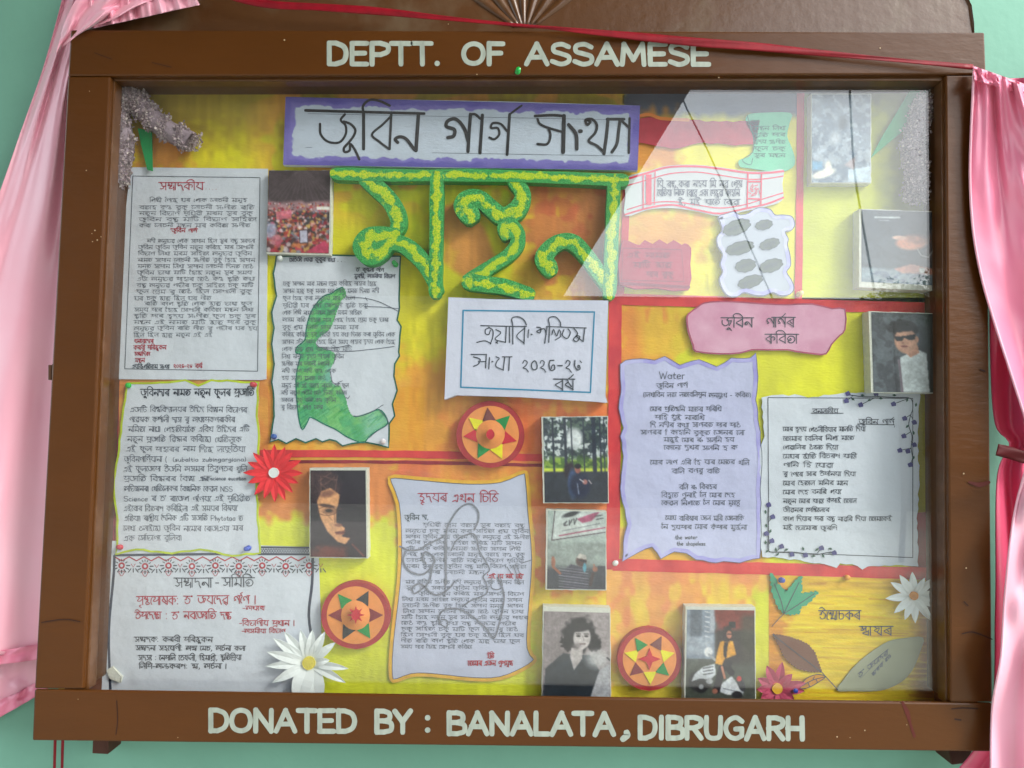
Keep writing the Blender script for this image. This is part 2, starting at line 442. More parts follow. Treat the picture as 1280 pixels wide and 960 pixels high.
for ch, w_, s in [('A', 84, '!4,100 42,0 80,100;!18,66 66,66'), ('B', 74, '!8,0 8,100;!8,0 40,0;40,0 62,10 62,36 40,47;!40,47 8,47;40,47 70,58 70,90 42,100;!42,100 8,100'),
                 ('D', 80, '!8,0 8,100;!8,0 34,0;34,0 64,16 74,50 64,84 34,100;!34,100 8,100'), ('E', 68, '!64,0 8,0 8,100 64,100;!8,48 56,48'),
                 ('F', 64, '!62,0 8,0 8,100;!8,48 54,48'), ('G', 84, '76,18 50,0 20,14 6,50 20,88 50,100 76,86;!76,86 76,54 50,54'), ('H', 78, '!8,0 8,100;!70,0 70,100;!8,50 70,50'),
                 ('I', 24, '!12,0 12,100'), ('L', 62, '!8,0 8,100 58,100'), ('M', 92, '!6,100 12,0 46,78 80,0 86,100'), ('N', 80, '!8,100 8,0 72,100 72,0'),
                 ('O', 88, '44,0 16,14 5,50 16,86 44,100 72,86 83,50 72,14 44,0'), ('P', 74, '!8,0 8,100;!8,0 42,0;42,0 68,12 68,40 42,54;!42,54 8,54'),
                 ('R', 76, '!8,0 8,100;!8,0 42,0;42,0 68,12 66,38 42,50;!42,50 8,50;!36,50 70,100'), ('S', 74, '66,14 40,0 12,10 12,36 38,48 66,62 66,88 38,100 6,86'),
                 ('T', 74, '!2,0 72,0;!37,0 37,100'), ('U', 78, '8,0 8,60 16,92 40,100 64,92 70,60 70,0'), ('Y', 76, '!4,0 38,50 72,0;!38,50 38,100'),
                 ('W', 96, '!2,0 24,100 46,20 68,100 94,0'), ('.', 26, '12,96 14,98'), (',', 30, '18,90 20,104 8,122'), (':', 26, '12,26 14,28;12,90 14,92'), ('-', 44, '!6,55 36,55'),
                 ('a', 56, '46,50 20,42 6,70 20,98 44,84;!46,44 48,98'), ('t', 42, '20,14 20,86 38,96;!4,42 38,42'), ('e', 54, '8,72 46,66 40,44 18,44 6,70 20,98 46,90'), ('r', 44, '!10,42 10,98;10,60 24,44 42,48'),
                 ('h', 52, '!10,0 10,98;10,60 28,44 42,60 42,98'), ('w', 62, '!4,44 16,96 30,52 44,96 58,44'), ('s', 46, '40,46 14,46 14,66 38,78 34,96 6,94'), ('p', 54, '!10,44 10,130;10,54 36,44 46,70 30,96 10,88'), ('l', 22, '!10,0 10,98'),
                 ('y', 50, '!6,44 24,90;!44,44 14,130'), ('n', 52, '!10,44 10,98;10,60 28,44 42,60 42,98'), ('i', 20, '!10,46 10,98;10,24 11,24'), ('b', 54, '!10,0 10,98;10,60 36,44 46,70 30,98 10,92'), ('o', 54, '26,44 8,70 26,98 46,70 26,44'),
                 ('m', 72, '!8,44 8,98;8,58 24,44 34,58 34,98;34,58 50,44 62,58 62,98'), ('k', 50, '!10,0 10,98;!42,44 10,74 42,98'), ('g', 54, '44,50 18,44 8,68 24,92 44,84;44,44 44,110 26,130 8,118'), ('(', 28, '22,-5 8,30 8,80 22,110'), (')', 28, '6,-5 20,30 20,80 6,110'),
                 ("'", 20, '10,-6 8,16'), ('z', 50, '!6,44 44,44 8,98 46,98'), ('u', 54, '8,44 10,90 30,98 44,80;!44,44 46,98'), ('c', 48, '42,50 18,44 8,70 20,98 42,92')]:
    st = []
    for part in s.split(';'):
        straight = part.startswith('!'); pts = [tuple(map(float, p.split(','))) for p in part.lstrip('!').split()]
        if straight: st += [[pts[i], pts[i + 1]] for i in range(len(pts) - 1)]
        else: st.append(pts)
    G[ch] = (w_, st)
NOHEAD = set('০২৫৬১।-.,:°এওণ') | set('ABCDEFGHIJKLMNOPQRSTUVWXYZabcdefghijklmnopqrstuvwxyz')
VOW = set('ািীুূৃেৈোৌ')
PART = set('গণশখথধ')
def layout(word):
    """word -> (strokes, width, has_headline)"""
    out = []; x = 0.0; spans = []
    def put(ch, x, sx=1, ox=0, oy=0, sy=None):
        if ch not in G: return 0
        sy = sy or sx
        wd, sts = G[ch]
        for st in sts: out.append([(x + ox + p[0] * sx, oy + p[1] * sy) for p in st])
        return wd * sx
    cl = []; i = 0; word = word.replace('য\u09bc', 'য়').replace('ড়', 'ড').replace('ঢ়', 'ড')
    while i < len(word):
        ch = word[i]
        if ch in G and ch not in VOW and ch not in ('ঁ',) and '\u0985' <= ch <= '\u09f1' and ch not in 'ংৎ০১২৫৬':
            base = [ch]; i += 1; sg = []
            while i < len(word):
                if word[i] == '\u09cd' and i + 1 < len(word): base.append(word[i + 1]); i += 2
                elif word[i] in VOW or word[i] == 'ঁ': sg.append(word[i]); i += 1
                else: break
            cl.append((base, sg))
        else: cl.append(([ch], [])); i += 1
    head = any(c[0][0] not in NOHEAD for c in cl)
    for base, sg in cl:
        xs = x; first = base[0]
        ref = len(base) > 1 and base[0] == 'ৰ'
        if ref: base = base[1:]
        ya = len(base) > 1 and base[-1] in ('য', 'য়')
        if ya: base = base[:-1]
        ra = len(base) > 1 and base[-1] == 'ৰ'
        if ra: base = base[:-1]
        for v in sg:
            if v == 'ি': x += put('ি', x)
            if v in 'েো': x += put('ে', x)
            if v == 'ৈ': x += put('ৈ', x)
            if v == 'ৌ': x += put('ে', x)
        xb_ = x
        if base[:2] == ['ক', 'ষ']: x += put('KSH', x)
        elif len(base) == 1: x += put(base[0], x)
        else:
            wd = put(base[0], x, .68, 0, 0, .5); put(base[1], x, .8, 14, 46, .56); x += max(wd, 72)
        if ra: put('RA', x)
        if ya: x += put('YA', x)
        if ref: put('REF', x)
        for v in sg:
            if v in 'াো': x += put('া', x)
            elif v == 'ী': x += put('ী', x)
            elif v == 'ৌ': x += put('ৌ', x)
            elif v in 'ুূৃঁ': put(v, x)
        x += 5
        if first not in NOHEAD and first not in 'ংঁ()\'':
            if first in PART and not ref and len(base) == 1:
                gx = xb_; spans.append((gx + 50, x))
                if gx > xs + 4: pass
            else: spans.append((xs - 2, x))
    mg_ = []
    for a_, b_ in spans:
        if mg_ and a_ - mg_[-1][1] < 12: mg_[-1] = (mg_[-1][0], b_)
        else: mg_.append((a_, b_))
    return out, x, mg_

def text(mb, s, x0, y0, h, x1=None, y1=None, w=1.0, y=0, jit=.5, gap=.55, slant=0.0, align='l', headline=True, seg=4, cond=.85, over=.03):
    """writes s with its head line starting at (x0,y0), letters h px high; x1 fits the width"""
    r = rnd; words = [layout(t) if t else ([], 0, []) for t in s.split(' ')]
    sc = h / 100.0; tot = sum(t[1] for t in words) + 100 * gap * (len(words) - 1)
    sx = sc * cond
    if x1 is not None: sx = (x1 - x0) / tot
    W = tot * sx
    if align == 'c': x0 -= W / 2
    if align == 'r': x0 -= W
    dy = ((y1 - y0) / W) if y1 is not None else 0
    cx = 0.0
    for sts, wd, head in words:
        wob = r.uniform(-jit, jit) * .5; hs = 1 + r.uniform(-.06, .06) * min(1, jit * 2)
        def T(p):
            X = x0 + (cx + p[0]) * sx - slant * p[1] * sc
            return (X, y0 + p[1] * sc * hs + dy * (cx + p[0]) * sx + wob)
        for st in sts:
            q = [T((p[0] + r.uniform(-2, 2) * jit, p[1] + r.uniform(-2, 2) * jit)) for p in st]
            mb.ribbon(q, w * r.uniform(.85, 1.12), y, n=seg if len(q) > 2 else 0)
        if head and headline:
            for a_, b_ in head:
                mb.ribbon([T((a_ - 100 * over, r.uniform(-3, 3) * jit)), T(((a_ + b_) * .5, r.uniform(-3, 3) * jit)), T((b_ + 100 * over, r.uniform(-3, 3) * jit))], w, y)
        cx += wd + 100 * gap
    return W
VOC = ('আমাৰ জুবিন গীত অসম মানুহ হৃদয় সুৰ কণ্ঠ শিল্পী জীৱন এই সময় প্ৰেম মৰম সপোন আকাশ বতাহ নদী তেওঁ আৰু সকলো কথা মনত পৰে বিভাগ ছাত্ৰ ভাষা সাহিত্য '
       'সংগীত দিনত ৰাতি বুকু চকু নামত কৰিছে হৈছে গৈছে আছিল কৰা হয় এটা নতুন ফুল লিখা কবিতা গভীৰ অনুভৱ স্মৃতি আলোচনী মন্থন পৃথিৱী শোক শ্ৰদ্ধা মাটি ঘৰ পাহাৰ সোণালী বন্ধু').split()
def babble(n, seed):
    r = random.Random(seed); s = ''
    while len(s) < n: s += r.choice(VOC) + ' '
    return s.strip()

def page(name, px, py, label, cat, outline, y, th=.0006, m=None, part='paper', group=None):
    t = thing(name, px, py, y, label, cat, group)
    mb = MB(); mb.prism(outline, y, y + th); mb.build(part, m or M_paper, t)
    return t

# ================================================================== THE PLACE AROUND
def quad3(name, pts, m, kind=None, parent=None, thick=None):
    V = [list(p) for p in pts]; F = [tuple(range(len(V)))]
    if thick is not None:
        n = len(V); V += [[a + b for a, b in zip(p, thick)] for p in pts]
        F += [tuple(reversed(range(n, 2 * n)))] + [(i, (i + 1) % n, (i + 1) % n + n, i + n) for i in range(n)]
    o = mesh_obj(name, V, F, m, parent)
    if kind: o['kind'] = kind
    return o
quad3('wall', [(-7, Y_WALL, -1.6), (5, Y_WALL, -1.6), (5, Y_WALL, 1.9), (-7, Y_WALL, 1.9)], M_wall, 'structure', thick=(0, .15, 0))
M_floor = mat('floor_concrete', (158, 154, 146), .8, .2, 4)
M_ground = mat('courtyard_ground', (150, 150, 138), .9, .3, 2)
quad3('ground', [(-60, Y_WALL, -1.75), (60, Y_WALL, -1.75), (60, -90, -1.75), (-60, -90, -1.75)], M_ground, 'structure')
quad3('floor', [(-7, Y_WALL, -1.6), (1.6, Y_WALL, -1.6), (1.6, -11, -1.6), (-7, -11, -1.6)], M_floor, 'structure', thick=(0, 0, -.12))
def mirror_pt(px, py, z=None, yy=None):
    """where the thing stands that the glass shows at (px, py): at height z above the camera or on the plane y=yy"""
    P = U(px, py, Y_GLASS); d = P - CN; d = d * np.array([1, -1, 1])
    t = (CN[2] + z - P[2]) / d[2] if z is not None else (yy - P[1]) / d[1]
    return P + d * t
Hc = 1.55
e1 = mirror_pt(868, 104, z=Hc); e2 = mirror_pt(703, 372, z=Hc)
M_ceil = mat('porch_ceiling_boards', (92, 76, 74), .8, .2, 3)
sl = (e2 - e1); e0 = e1 + sl * ((Y_WALL - e1[1]) / sl[1])
quad3('porch_ceiling', [e0, e2, (-5.4, e2[1], e2[2]), (-2.45, Y_WALL, e0[2])], M_ceil, 'structure', thick=(0, 0, .12))
M_far = mat('far_building_plaster', (96, 98, 96), .8, .25, 1.2)
yb = -15.0
a = mirror_pt(560, 374, yy=yb); b = mirror_pt(1290, 376, yy=yb)
bt = thing('building', 900, 420, -15, 'grey building across the courtyard seen only as a reflection below the bright sky', 'building')
bt.location = (0, yb, -1.7)
a = mirror_pt(700, 350, yy=yb)
quad3('facade', [(-30, yb, -1.75), (24, yb, -1.75), (24, yb, b[2]), (a[0], yb, b[2]), (a[0], yb, a[2] + .6), (-30, yb, a[2] + .6)], M_far, parent=bt, thick=(0, -3, 0))
M_win = mat('far_window', (40, 46, 52), .3, .1, 3)
for i in range(9):
    X = -10 + i * 2.3
    quad3('window', [(X, yb + .03, -.6), (X + 1.1, yb + .03, -.6), (X + 1.1, yb + .03, .7), (X, yb + .03, .7)], M_win, parent=bt, thick=(0, -.06, 0))
# leafy trees mirrored low at the right
M_leaf = mat('tree_leaves', (62, 84, 44), .6, .5, 3)
M_bark = mat('tree_bark', (60, 52, 46), .8, .3, 9)
for (px, py, rad, n_, lb) in ((1122, 380, .40, 1500, 'leafy tree mirrored in the glass over the sunglasses portrait'), (1176, 372, .42, 1500, 'taller leafy tree mirrored at the right edge of the glass')):
    c = mirror_pt(px, py, yy=-9.0)
    tr = bpy.data.objects.new('tree', None); COL.objects.link(tr); tr.location = (c[0], -9, -1.7); tag(tr, lb, 'tree')
    V = []; F = []
    for k in range(n_):
        u = nrs.randn(3); u /= np.linalg.norm(u); rr = rad * nrs.rand() ** .5 * (1 + .25 * math.sin(5 * u[0] + 4 * u[2]))
        q = c + u * rr * np.array([1.25, 1, .75]); s_ = .015 + .025 * nrs.rand()
        a1 = nrs.randn(3); a1 /= np.linalg.norm(a1); a2 = np.cross(a1, nrs.randn(3)); a2 /= np.linalg.norm(a2)
        b0 = len(V); V += [q - a1 * s_, q + a2 * s_ * .5, q + a1 * s_, q - a2 * s_ * .5]; F.append((b0, b0 + 1, b0 + 2, b0 + 3))
    mesh_obj('crown', V, F, M_leaf, tr)
    V = []; F = []
    for k in range(6):
        z = -1.75 + (c[2] + 1.6) * k / 5; rr = .04 * (1 - .6 * k / 5)
        V += [(c[0] + .05 * math.sin(k) + rr * math.cos(t), -9 + rr * math.sin(t), z) for t in np.linspace(0, 2 * math.pi, 8, False)]
    for k in range(5): F += [(k * 8 + i, k * 8 + (i + 1) % 8, k * 8 + 8 + (i + 1) % 8, k * 8 + 8 + i) for i in range(8)]
    mesh_obj('trunk', V, F, M_bark, tr, smooth=True)
# two cables strung outside, mirrored as dark lines
M_cable = mat('cable_rubber', (36, 38, 42), .6, .1, 10)
def tube3(name, pts, r, m, parent=None, n=6, smooth=True, cols=None):
    P = np.array([np.asarray(p, float) for p in pts]); V = []; F = []
    T = np.gradient(P, axis=0); R_ = np.interp(np.linspace(0, 1, len(P)), np.linspace(0, 1, len(r)), r) if np.ndim(r) else np.full(len(P), r)
    for k in range(len(P)):
        t = T[k] / np.linalg.norm(T[k]); u = np.cross(t, [0.1, 1, .2]); u /= np.linalg.norm(u); v = np.cross(t, u)
        V += [P[k] + R_[k] * (u * math.cos(a) + v * math.sin(a)) for a in np.linspace(0, 2 * math.pi, n, False)]
    for k in range(len(P) - 1): F += [(k * n + i, k * n + (i + 1) % n, k * n + n + (i + 1) % n, k * n + n + i) for i in range(n)]
    F += [tuple(range(n)), tuple(reversed(range(len(V) - n, len(V))))]
    return mesh_obj(name, V, F, m, parent, smooth=smooth)
c1 = tube3('cable', [mirror_pt(px, py, yy=-4) for px, py in smooth_pts([(838, 60), (853, 122), (880, 178), (918, 262), (966, 374)], 4)], .0065, M_cable)
tag(c1, 'thin dark slanting cable mirrored across the cloud cutout and the border banner', 'cable', 'overhead cables')
c2 = tube3('cable', [mirror_pt(px, py, yy=-4) for px, py in smooth_pts([(1061, 80), (1063, 130), (1068, 210), (1077, 270), (1093, 362)], 4)], .008, M_cable)
tag(c2, 'thicker dark near vertical cable mirrored across the washed out picture at top right', 'cable', 'overhead cables')

# ================================================================== THE DISPLAY CASE
case = thing('display_case', 640, 940, Y_FRONT, 'brown enamelled wooden wall display case with glass front and white lettered rails', 'display case')
OT = [(88, 37), (1231, 39)]; OB = [(1241, 940), (40, 926)]
iTL, iTR, iBR, iBL = (138, 95), (1182, 95), (1188, 879), (104, 862)
def rail(name, pts, yf=Y_FRONT, yb=Y_WALL, m=M_brown, bevel=.0022):
    mb = MB(); mb.prism(pts, yf, yb); return mb.build(name, m, case, bevel=bevel)
top = rail('rail', [(88, 37), (1231, 40), (1233, 93), (84.5, 95)])
bot = rail('rail', [(42.5, 862), (1240.5, 879), (1241, 940), (40, 926)], yb=Y_FRONT + .0055)
rail('rail_back', [(60, 893), (1225, 908), (1238, 938), (44, 924)], yf=Y_FRONT + .0056)
stl = rail('stile', [(84.5, 95.6), (138, 95.4), (104, 861.4), (42.8, 861.2)], yf=Y_FRONT + .0008)
str_ = rail('stile', [(1182, 94), (1233, 93.8), (1241, 878), (1188, 878)], yf=Y_FRONT + .0008)
# thin glazing beads inside the opening
M_bead = mat('worn_bead_paint', (112, 70, 30), .3, .3, 30, coat=.2, k=.56, col2=(140, 100, 70), lo=.5, hi=.75)
def bead(pts): rail('glazing_bead', pts, Y_FRONT + .008, Y_GLASS + .004, M_bead, .0012)
bead([(138, 95), (1182, 95), (1179, 101), (142, 101)])
bead([(138, 101), (144, 101), (110.5, 862), (104, 862)])
bead([(1177, 101), (1182, 101), (1188, 879), (1182, 879)])
# dark inner box sides
M_box = mat('inner_box_wood', (78, 42, 24), .6, .2, 8)
rail('box_side', [(120, 98), (146, 98), (112, 880), (80, 880)], Y_GLASS + .004, .012, M_box, 0)
rail('box_side', [(1176, 92), (1215, 92), (1222, 890), (1183, 890)], Y_GLASS + .004, .012, M_box, 0)
rail('box_side', [(120, 76), (1215, 76), (1215, 98), (120, 98)], Y_GLASS + .004, .012, M_box, 0)
rail('box_side', [(80, 890), (1220, 902), (1220, 925), (80, 925)], Y_GLASS + .004, .012, M_box, 0)
M_backing = mat('painted_backing_board', (150, 120, 50), .7, .2, 20)
mb = MB(); mb.prism([(110, 60), (1215, 60), (1220, 925), (70, 925)], .0015, .012); mb.build('backing_board', M_backing, case)
# glass
mg = bpy.data.materials.new('window_glass'); mg.use_nodes = True
n = mg.node_tree; n.nodes.remove(n.nodes['Principled BSDF']); out = n.nodes['Material Output']
tr_ = n.nodes.new('ShaderNodeBsdfTransparent'); tr_.inputs[0].default_value = (.975, .985, .98, 1)
gl = n.nodes.new('ShaderNodeBsdfGlossy'); gl.inputs['Roughness'].default_value = 0.012
lw = n.nodes.new('ShaderNodeLayerWeight'); lw.inputs['Blend'].default_value = .5
pw5 = n.nodes.new('ShaderNodeMath'); pw5.operation = 'POWER'; pw5.inputs[1].default_value = 5.0
n.links.new(lw.outputs['Facing'], pw5.inputs[0])
fr = n.nodes.new('ShaderNodeMath'); fr.operation = 'MULTIPLY_ADD'; fr.inputs[1].default_value = .93; fr.inputs[2].default_value = .066
n.links.new(pw5.outputs[0], fr.inputs[0])
df = n.nodes.new('ShaderNodeBsdfDiffuse'); df.inputs[0].default_value = (.7, .72, .74, 1)
dn = n.nodes.new('ShaderNodeTexNoise'); dn.inputs['Scale'].default_value = 5; dn.inputs['Detail'].default_value = 8
dr = n.nodes.new('ShaderNodeMapRange'); dr.inputs['From Min'].default_value = .35; dr.inputs['From Max'].default_value = .8
dr.inputs['To Min'].default_value = 0; dr.inputs['To Max'].default_value = .022
m1 = n.nodes.new('ShaderNodeMixShader'); m2 = n.nodes.new('ShaderNodeMixShader')
gp = n.nodes.new('ShaderNodeNewGeometry')
n.links.new(gp.outputs['Position'], dn.inputs['Vector']); n.links.new(dn.outputs['Fac'], dr.inputs['Value'])
n.links.new(dr.outputs[0], m1.inputs[0]); n.links.new(tr_.outputs[0], m1.inputs[1]); n.links.new(df.outputs[0], m1.inputs[2])
n.links.new(fr.outputs[0], m2.inputs[0]); n.links.new(m1.outputs[0], m2.inputs[1]); n.links.new(gl.outputs[0], m2.inputs[2])
n.links.new(m2.outputs[0], out.inputs[0])
mb = MB(); mb.prism([(136, 94), (1184, 94), (1190, 898), (102, 886)], Y_GLASS, Y_GLASS + .003); mb.build('glass_pane', mg, case)

# painted letters on the rails
def sign(parent, words, w):
    for s, x0, x1, y0, y1, yy in words:
        tot = sum(G[c][0] for c in s) + 9 * (len(s) - 1); sx = (x1 - x0) / tot; h = y1 - y0; cx = x0
        for c in s:
            ph = h; mb = MB()
            for st in G[c][1]:
                q = [(cx + p[0] * sx, yy + p[1] * ph / 100 + (cx - x0) * (.0055 if yy > 500 else .002)) for p in st]
                ww = w if c not in '.:,' else w * 1.15
                if c in '.:': mb.disc(q[0][0], q[0][1], w * .55, Y_FRONT - .0004)
                else: mb.ribbon([(a_ + rnd.uniform(-.25, .25), b_ + rnd.uniform(-.25, .25)) for a_, b_ in q], ww * rnd.uniform(.94, 1.06), Y_FRONT - .0003, n=7 if len(q) > 2 else 0)
            mb.build({'.': 'full_stop', ',': 'comma', ':': 'colon'}.get(c, 'letter'), M_letter, parent)
            cx += (G[c][0] + 9) * sx
sign(top, [('DEPTT.', 409, 551, 0, 26, 54), ('OF', 578, 629, 0, 25, 54.5), ('ASSAMESE', 657, 887, 0, 25, 55)], 6.2)
sign(bot, [('DONATED', 261, 445, 0, 26, 887.5), ('BY', 469, 514, 0, 26, 889), (':', 529, 541, 0, 24, 891), ('BANALATA', 559, 768, 0, 26, 891),
           (',', 776, 788, 0, 22, 896.5), ('DIBRUGARH', 798, 1005, 0, 26, 896.5)], 6.4)

# scratches, drips and chips of the enamel
M_scr = mat('bare_scratch', (54, 26, 16), .7, .3, 90, k=.8); M_drip = mat('red_brown_drip', (104, 34, 26), .4, .2, 40, k=.7); M_chip = mat('pale_chip', (170, 150, 120), .7, .3, 90)
mb = MB()
for q, w_ in (([(1203, 792), (1215, 790), (1228, 794), (1240, 799)], 1.5), ([(1205, 752), (1210, 757)], 1.3), ([(1190, 886), (1205, 885), (1222, 886)], 1.6), ([(1194, 899), (1201, 900)], 2), ([(146, 876), (147, 900), (145, 918)], 1), ([(52, 778), (80, 774), (100, 777)], 1.2), ([(190, 78), (214, 84)], .8), ([(118, 66), (140, 74)], .7), ([(1226, 462), (1231, 464)], 2)): mb.ribbon(q, w_, Y_FRONT - .0004, n=4)
mb.build('scratch_marks', M_scr, case)['kind'] = 'stuff'
mb = MB()
for q, w_ in (([(1128, 878), (1134, 890), (1138, 905), (1143, 920)], [3, 6, 3, 4]), ([(1212, 603), (1224, 606), (1236, 603)], [3, 6, 4])): mb.ribbon(q, w_, Y_FRONT - .0003, n=4)
mb.build('paint_drips', M_drip, case)['kind'] = 'stuff'
mb = MB()
for x_, y_ in [(112, 114), (108, 213), (114, 292), (118, 288), (121, 300), (126, 296), (116, 302), (1062, 922), (1047, 921), (1134, 906), (1082, 913), (1205, 592), (1207, 710), (98, 874), (597, 93), (560, 30), (899, 97), (1100, 60), (355, 50), (222, 922)]: mb.disc(x_ + rnd.uniform(-1, 1), y_, rnd.uniform(.5, 1.1), Y_FRONT - .0005, 7)
mb.build('paint_chips', M_chip, case)['kind'] = 'stuff'
# crest with carved shell flutes, rounded right end
mb = MB()
cr = [(104, 60), (104, -60), (1190, -60), (1205, -8), (1213, 8), (1216, 30), (1216, 60)]
mb.prism(cr, -.030, Y_WALL); crest = mb.build('crest_board', M_crest, case, bevel=.003)
M_flute = M_crest
for i, (xt, wt) in enumerate(((560, 22), (598, 18), (628, 15), (652, 13), (676, 15), (706, 18), (744, 22))):
    mb = MB(); xb = 655 + (xt - 652) * .12
    mb.ribbon([(xt, -45), (xt + (xb - xt) * .45, -5), (xb, 33)], [wt, wt * .7, 4], -.031, n=6, yb=-.028, caps=False)
    o = mb.build('flute', M_flute, case, smooth=True)
# hinge, brackets, hooks
M_brass = mat('brown_painted_hinge', (100, 66, 40), .35, .2, 60)
mb = MB(); mb.prism([(60, 456), (64, 456), (64, 475), (60, 475)], -.02, .03); mb.prism([(64.6, 455), (72, 455), (72, 476), (64.6, 476)], -.024, .02); mb.build('hinge', M_brass, case, bevel=.0008)
M_dkwood = mat('dark_bracket_wood', (70, 38, 26), .6, .3, 30)
mb = MB(); mb.prism([(116, 920), (136, 920), (135, 943), (115, 942)], .012, Y_WALL); mb.build('bracket', M_dkwood, case, bevel=.001)
mb = MB(); mb.prism([(1186, 936), (1216, 936), (1212, 954), (1190, 957)], .005, Y_WALL); mb.build('bracket', M_dkwood, case, bevel=.002)

# ================================================================== PAINTED BACKGROUND SHEETS
YE = (208, 202, 30); OR = (222, 150, 66); OY = (212, 170, 60); RE = (206, 78, 58)
def sheet(name, pt, y, px, py, label, warp=None, group='painted background sheets'):
    o = pt.build(name, y, M_paint, None, warp=warp)
    return tag(o, label, 'painted paper', group)
p = Pt(140, 92, 780, 585, 2.2, YE)
p.grain(.10, 60, 3); p.area(140, 92, 260, 480, 60, (206, 176, 58), .5, 40)
p.area(150, 92, 780, 175, 50, (150, 126, 46), .75, 30)  # dark top band: top rail shadow and reflections painted into the sheet
p.area(170, 165, 235, 215, 20, (206, 134, 66), .9, 20)
p.blot(36, .5, OR, .75, 21, (330, 90, 780, 260, 60))
p.poly([(548, 260), (575, 250), (606, 285), (622, 330), (590, 352), (552, 330)], (200, 128, 66), .9, 3)
p.area(650, 225, 780, 380, 26, (194, 116, 62), .95, 22); p.blot(22, .55, (214, 186, 40), .8, 33, (630, 250, 720, 380, 30))
p.poly([(640, 300), (670, 330), (690, 380), (640, 370)], (204, 160, 50), .8, 3)
p.blot(26, .52, (186, 84, 54), .6, 51, (670, 225, 780, 300, 20))
p.area(330, 440, 780, 600, 50, (232, 160, 60), .95, 40)
p.area(500, 300, 560, 470, 20, (210, 200, 26), .8, 16); p.area(505, 455, 600, 580, 16, (218, 150, 48), .9, 14)
p.area(560, 492, 765, 585, 20, (224, 116, 62), .9, 22); p.blot(24, .5, (228, 168, 60), .6, 71, (560, 490, 770, 580, 16), sy=1.6)
p.area(140, 470, 340, 600, 14, (206, 132, 66), .95, 14)
p.grain(.12, 9, 8, sx=.5, sy=2.4)
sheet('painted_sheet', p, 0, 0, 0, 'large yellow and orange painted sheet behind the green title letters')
p = Pt(318, 575, 770, 905, 2.2, (206, 212, 48))
p.grain(.10, 60, 4); p.area(318, 560, 500, 648, 14, (208, 128, 72), .97, 20, 5); p.area(490, 560, 770, 600, 16, (218, 110, 70), .95, 20)
p.area(500, 590, 560, 680, 14, (206, 110, 80), .9, 16); p.area(540, 575, 685, 650, 20, (226, 150, 60), .8, 22)
p.area(664, 590, 770, 760, 12, (222, 120, 70), .95, 20); p.blot(18, .52, (222, 200, 60), .8, 14, (664, 690, 770, 800, 14))
p.area(670, 740, 770, 905, 20, (216, 196, 60), .85, 20); p.area(400, 640, 430, 700, 14, (216, 206, 28), .8, 6)
p.grain(.10, 9, 12, sx=.6, sy=2.4)
sheet('painted_sheet', p, -.0006, 0, 0, 'yellow green painted sheet with torn orange top behind the yellow edged letter')
p = Pt(120, 470, 335, 700, 2.5, (206, 134, 66)); p.blot(30, .5, (214, 160, 70), .6, 3); p.grain(.1, 10, 3)
sheet('painted_sheet', p, -.0004, 0, 0, 'orange painted sheet edge beside the lime edged flower page')
p = Pt(778, 96, 1002, 376, 2.2, (214, 206, 40))
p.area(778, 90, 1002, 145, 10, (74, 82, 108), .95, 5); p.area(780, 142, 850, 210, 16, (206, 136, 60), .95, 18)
p.area(780, 265, 880, 315, 24, (214, 150, 60), .9, 28); p.blot(16, .5, (150, 140, 20), .7, 5, (884, 310, 905, 365, 8), sy=2); p.grain(.10, 20, 5)
sheet('painted_sheet', p, 0, 0, 0, 'yellow painted sheet behind the red gamosa style banner and cloud cutout')
p = Pt(1000, 96, 1190, 380, 2.5, (190, 196, 44))
p.area(1000, 90, 1190, 135, 26, (112, 116, 76), .9, 20); p.area(1100, 90, 1190, 380, 36, (136, 140, 80), .8, 20); p.grain(.12, 26, 6)  # grey top and right side: glass reflections painted into the sheet colour
sheet('painted_sheet', p, -.0003, 0, 0, 'dull yellow painted sheet behind the grey yarn at top right')
p = Pt(768, 372, 1195, 725, 2.2, (208, 208, 16))
p.area(768, 372, 842, 470, 18, (212, 130, 50), .95, 20); p.blot(20, .5, (216, 180, 40), .8, 6, (800, 380, 870, 450, 20), sy=2)
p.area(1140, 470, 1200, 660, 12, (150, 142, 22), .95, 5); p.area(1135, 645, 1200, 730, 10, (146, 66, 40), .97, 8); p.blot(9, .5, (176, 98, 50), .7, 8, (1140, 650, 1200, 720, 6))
p.area(768, 660, 960, 730, 8, (222, 160, 60), .9, 10); p.grain(.10, 40, 7); p.grain(.06, 8, 71, sy=2)
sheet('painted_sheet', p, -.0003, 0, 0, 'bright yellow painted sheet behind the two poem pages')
p = Pt(758, 708, 965, 905, 2.2, (218, 160, 84))
p.blot(28, .5, (214, 190, 70), .8, 61, (758, 740, 965, 905, 30)); p.area(845, 730, 965, 790, 30, (220, 192, 66), .85, 30)
p.area(758, 830, 965, 905, 16, (212, 196, 56), .9, 22); p.area(938, 740, 965, 905, 8, (200, 206, 50), .9, 6); p.blot(20, .56, (214, 120, 90), .5, 62, (758, 700, 960, 790, 20), sy=2.2)
p.grain(.08, 8, 72, sy=2)
sheet('painted_sheet', p, -.0009, 0, 0, 'orange and yellow painted sheet behind the scooter photo')
p = Pt(961, 716, 1195, 905, 1.6, (218, 186, 14))
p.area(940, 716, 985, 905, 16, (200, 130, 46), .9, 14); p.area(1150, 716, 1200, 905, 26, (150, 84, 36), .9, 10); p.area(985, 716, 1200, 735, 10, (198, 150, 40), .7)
for i in range(120):
    yy = rnd.uniform(720, 900); x0 = rnd.uniform(950, 1160); L_ = rnd.uniform(20, 110)
    p.line([(x0, yy), (x0 + L_, yy + rnd.uniform(-2, 2))], rnd.uniform(.8, 2.6), rnd.choice([(176, 110, 34), (236, 210, 60), (200, 150, 30), (226, 200, 20)]), rnd.uniform(.25, .6))
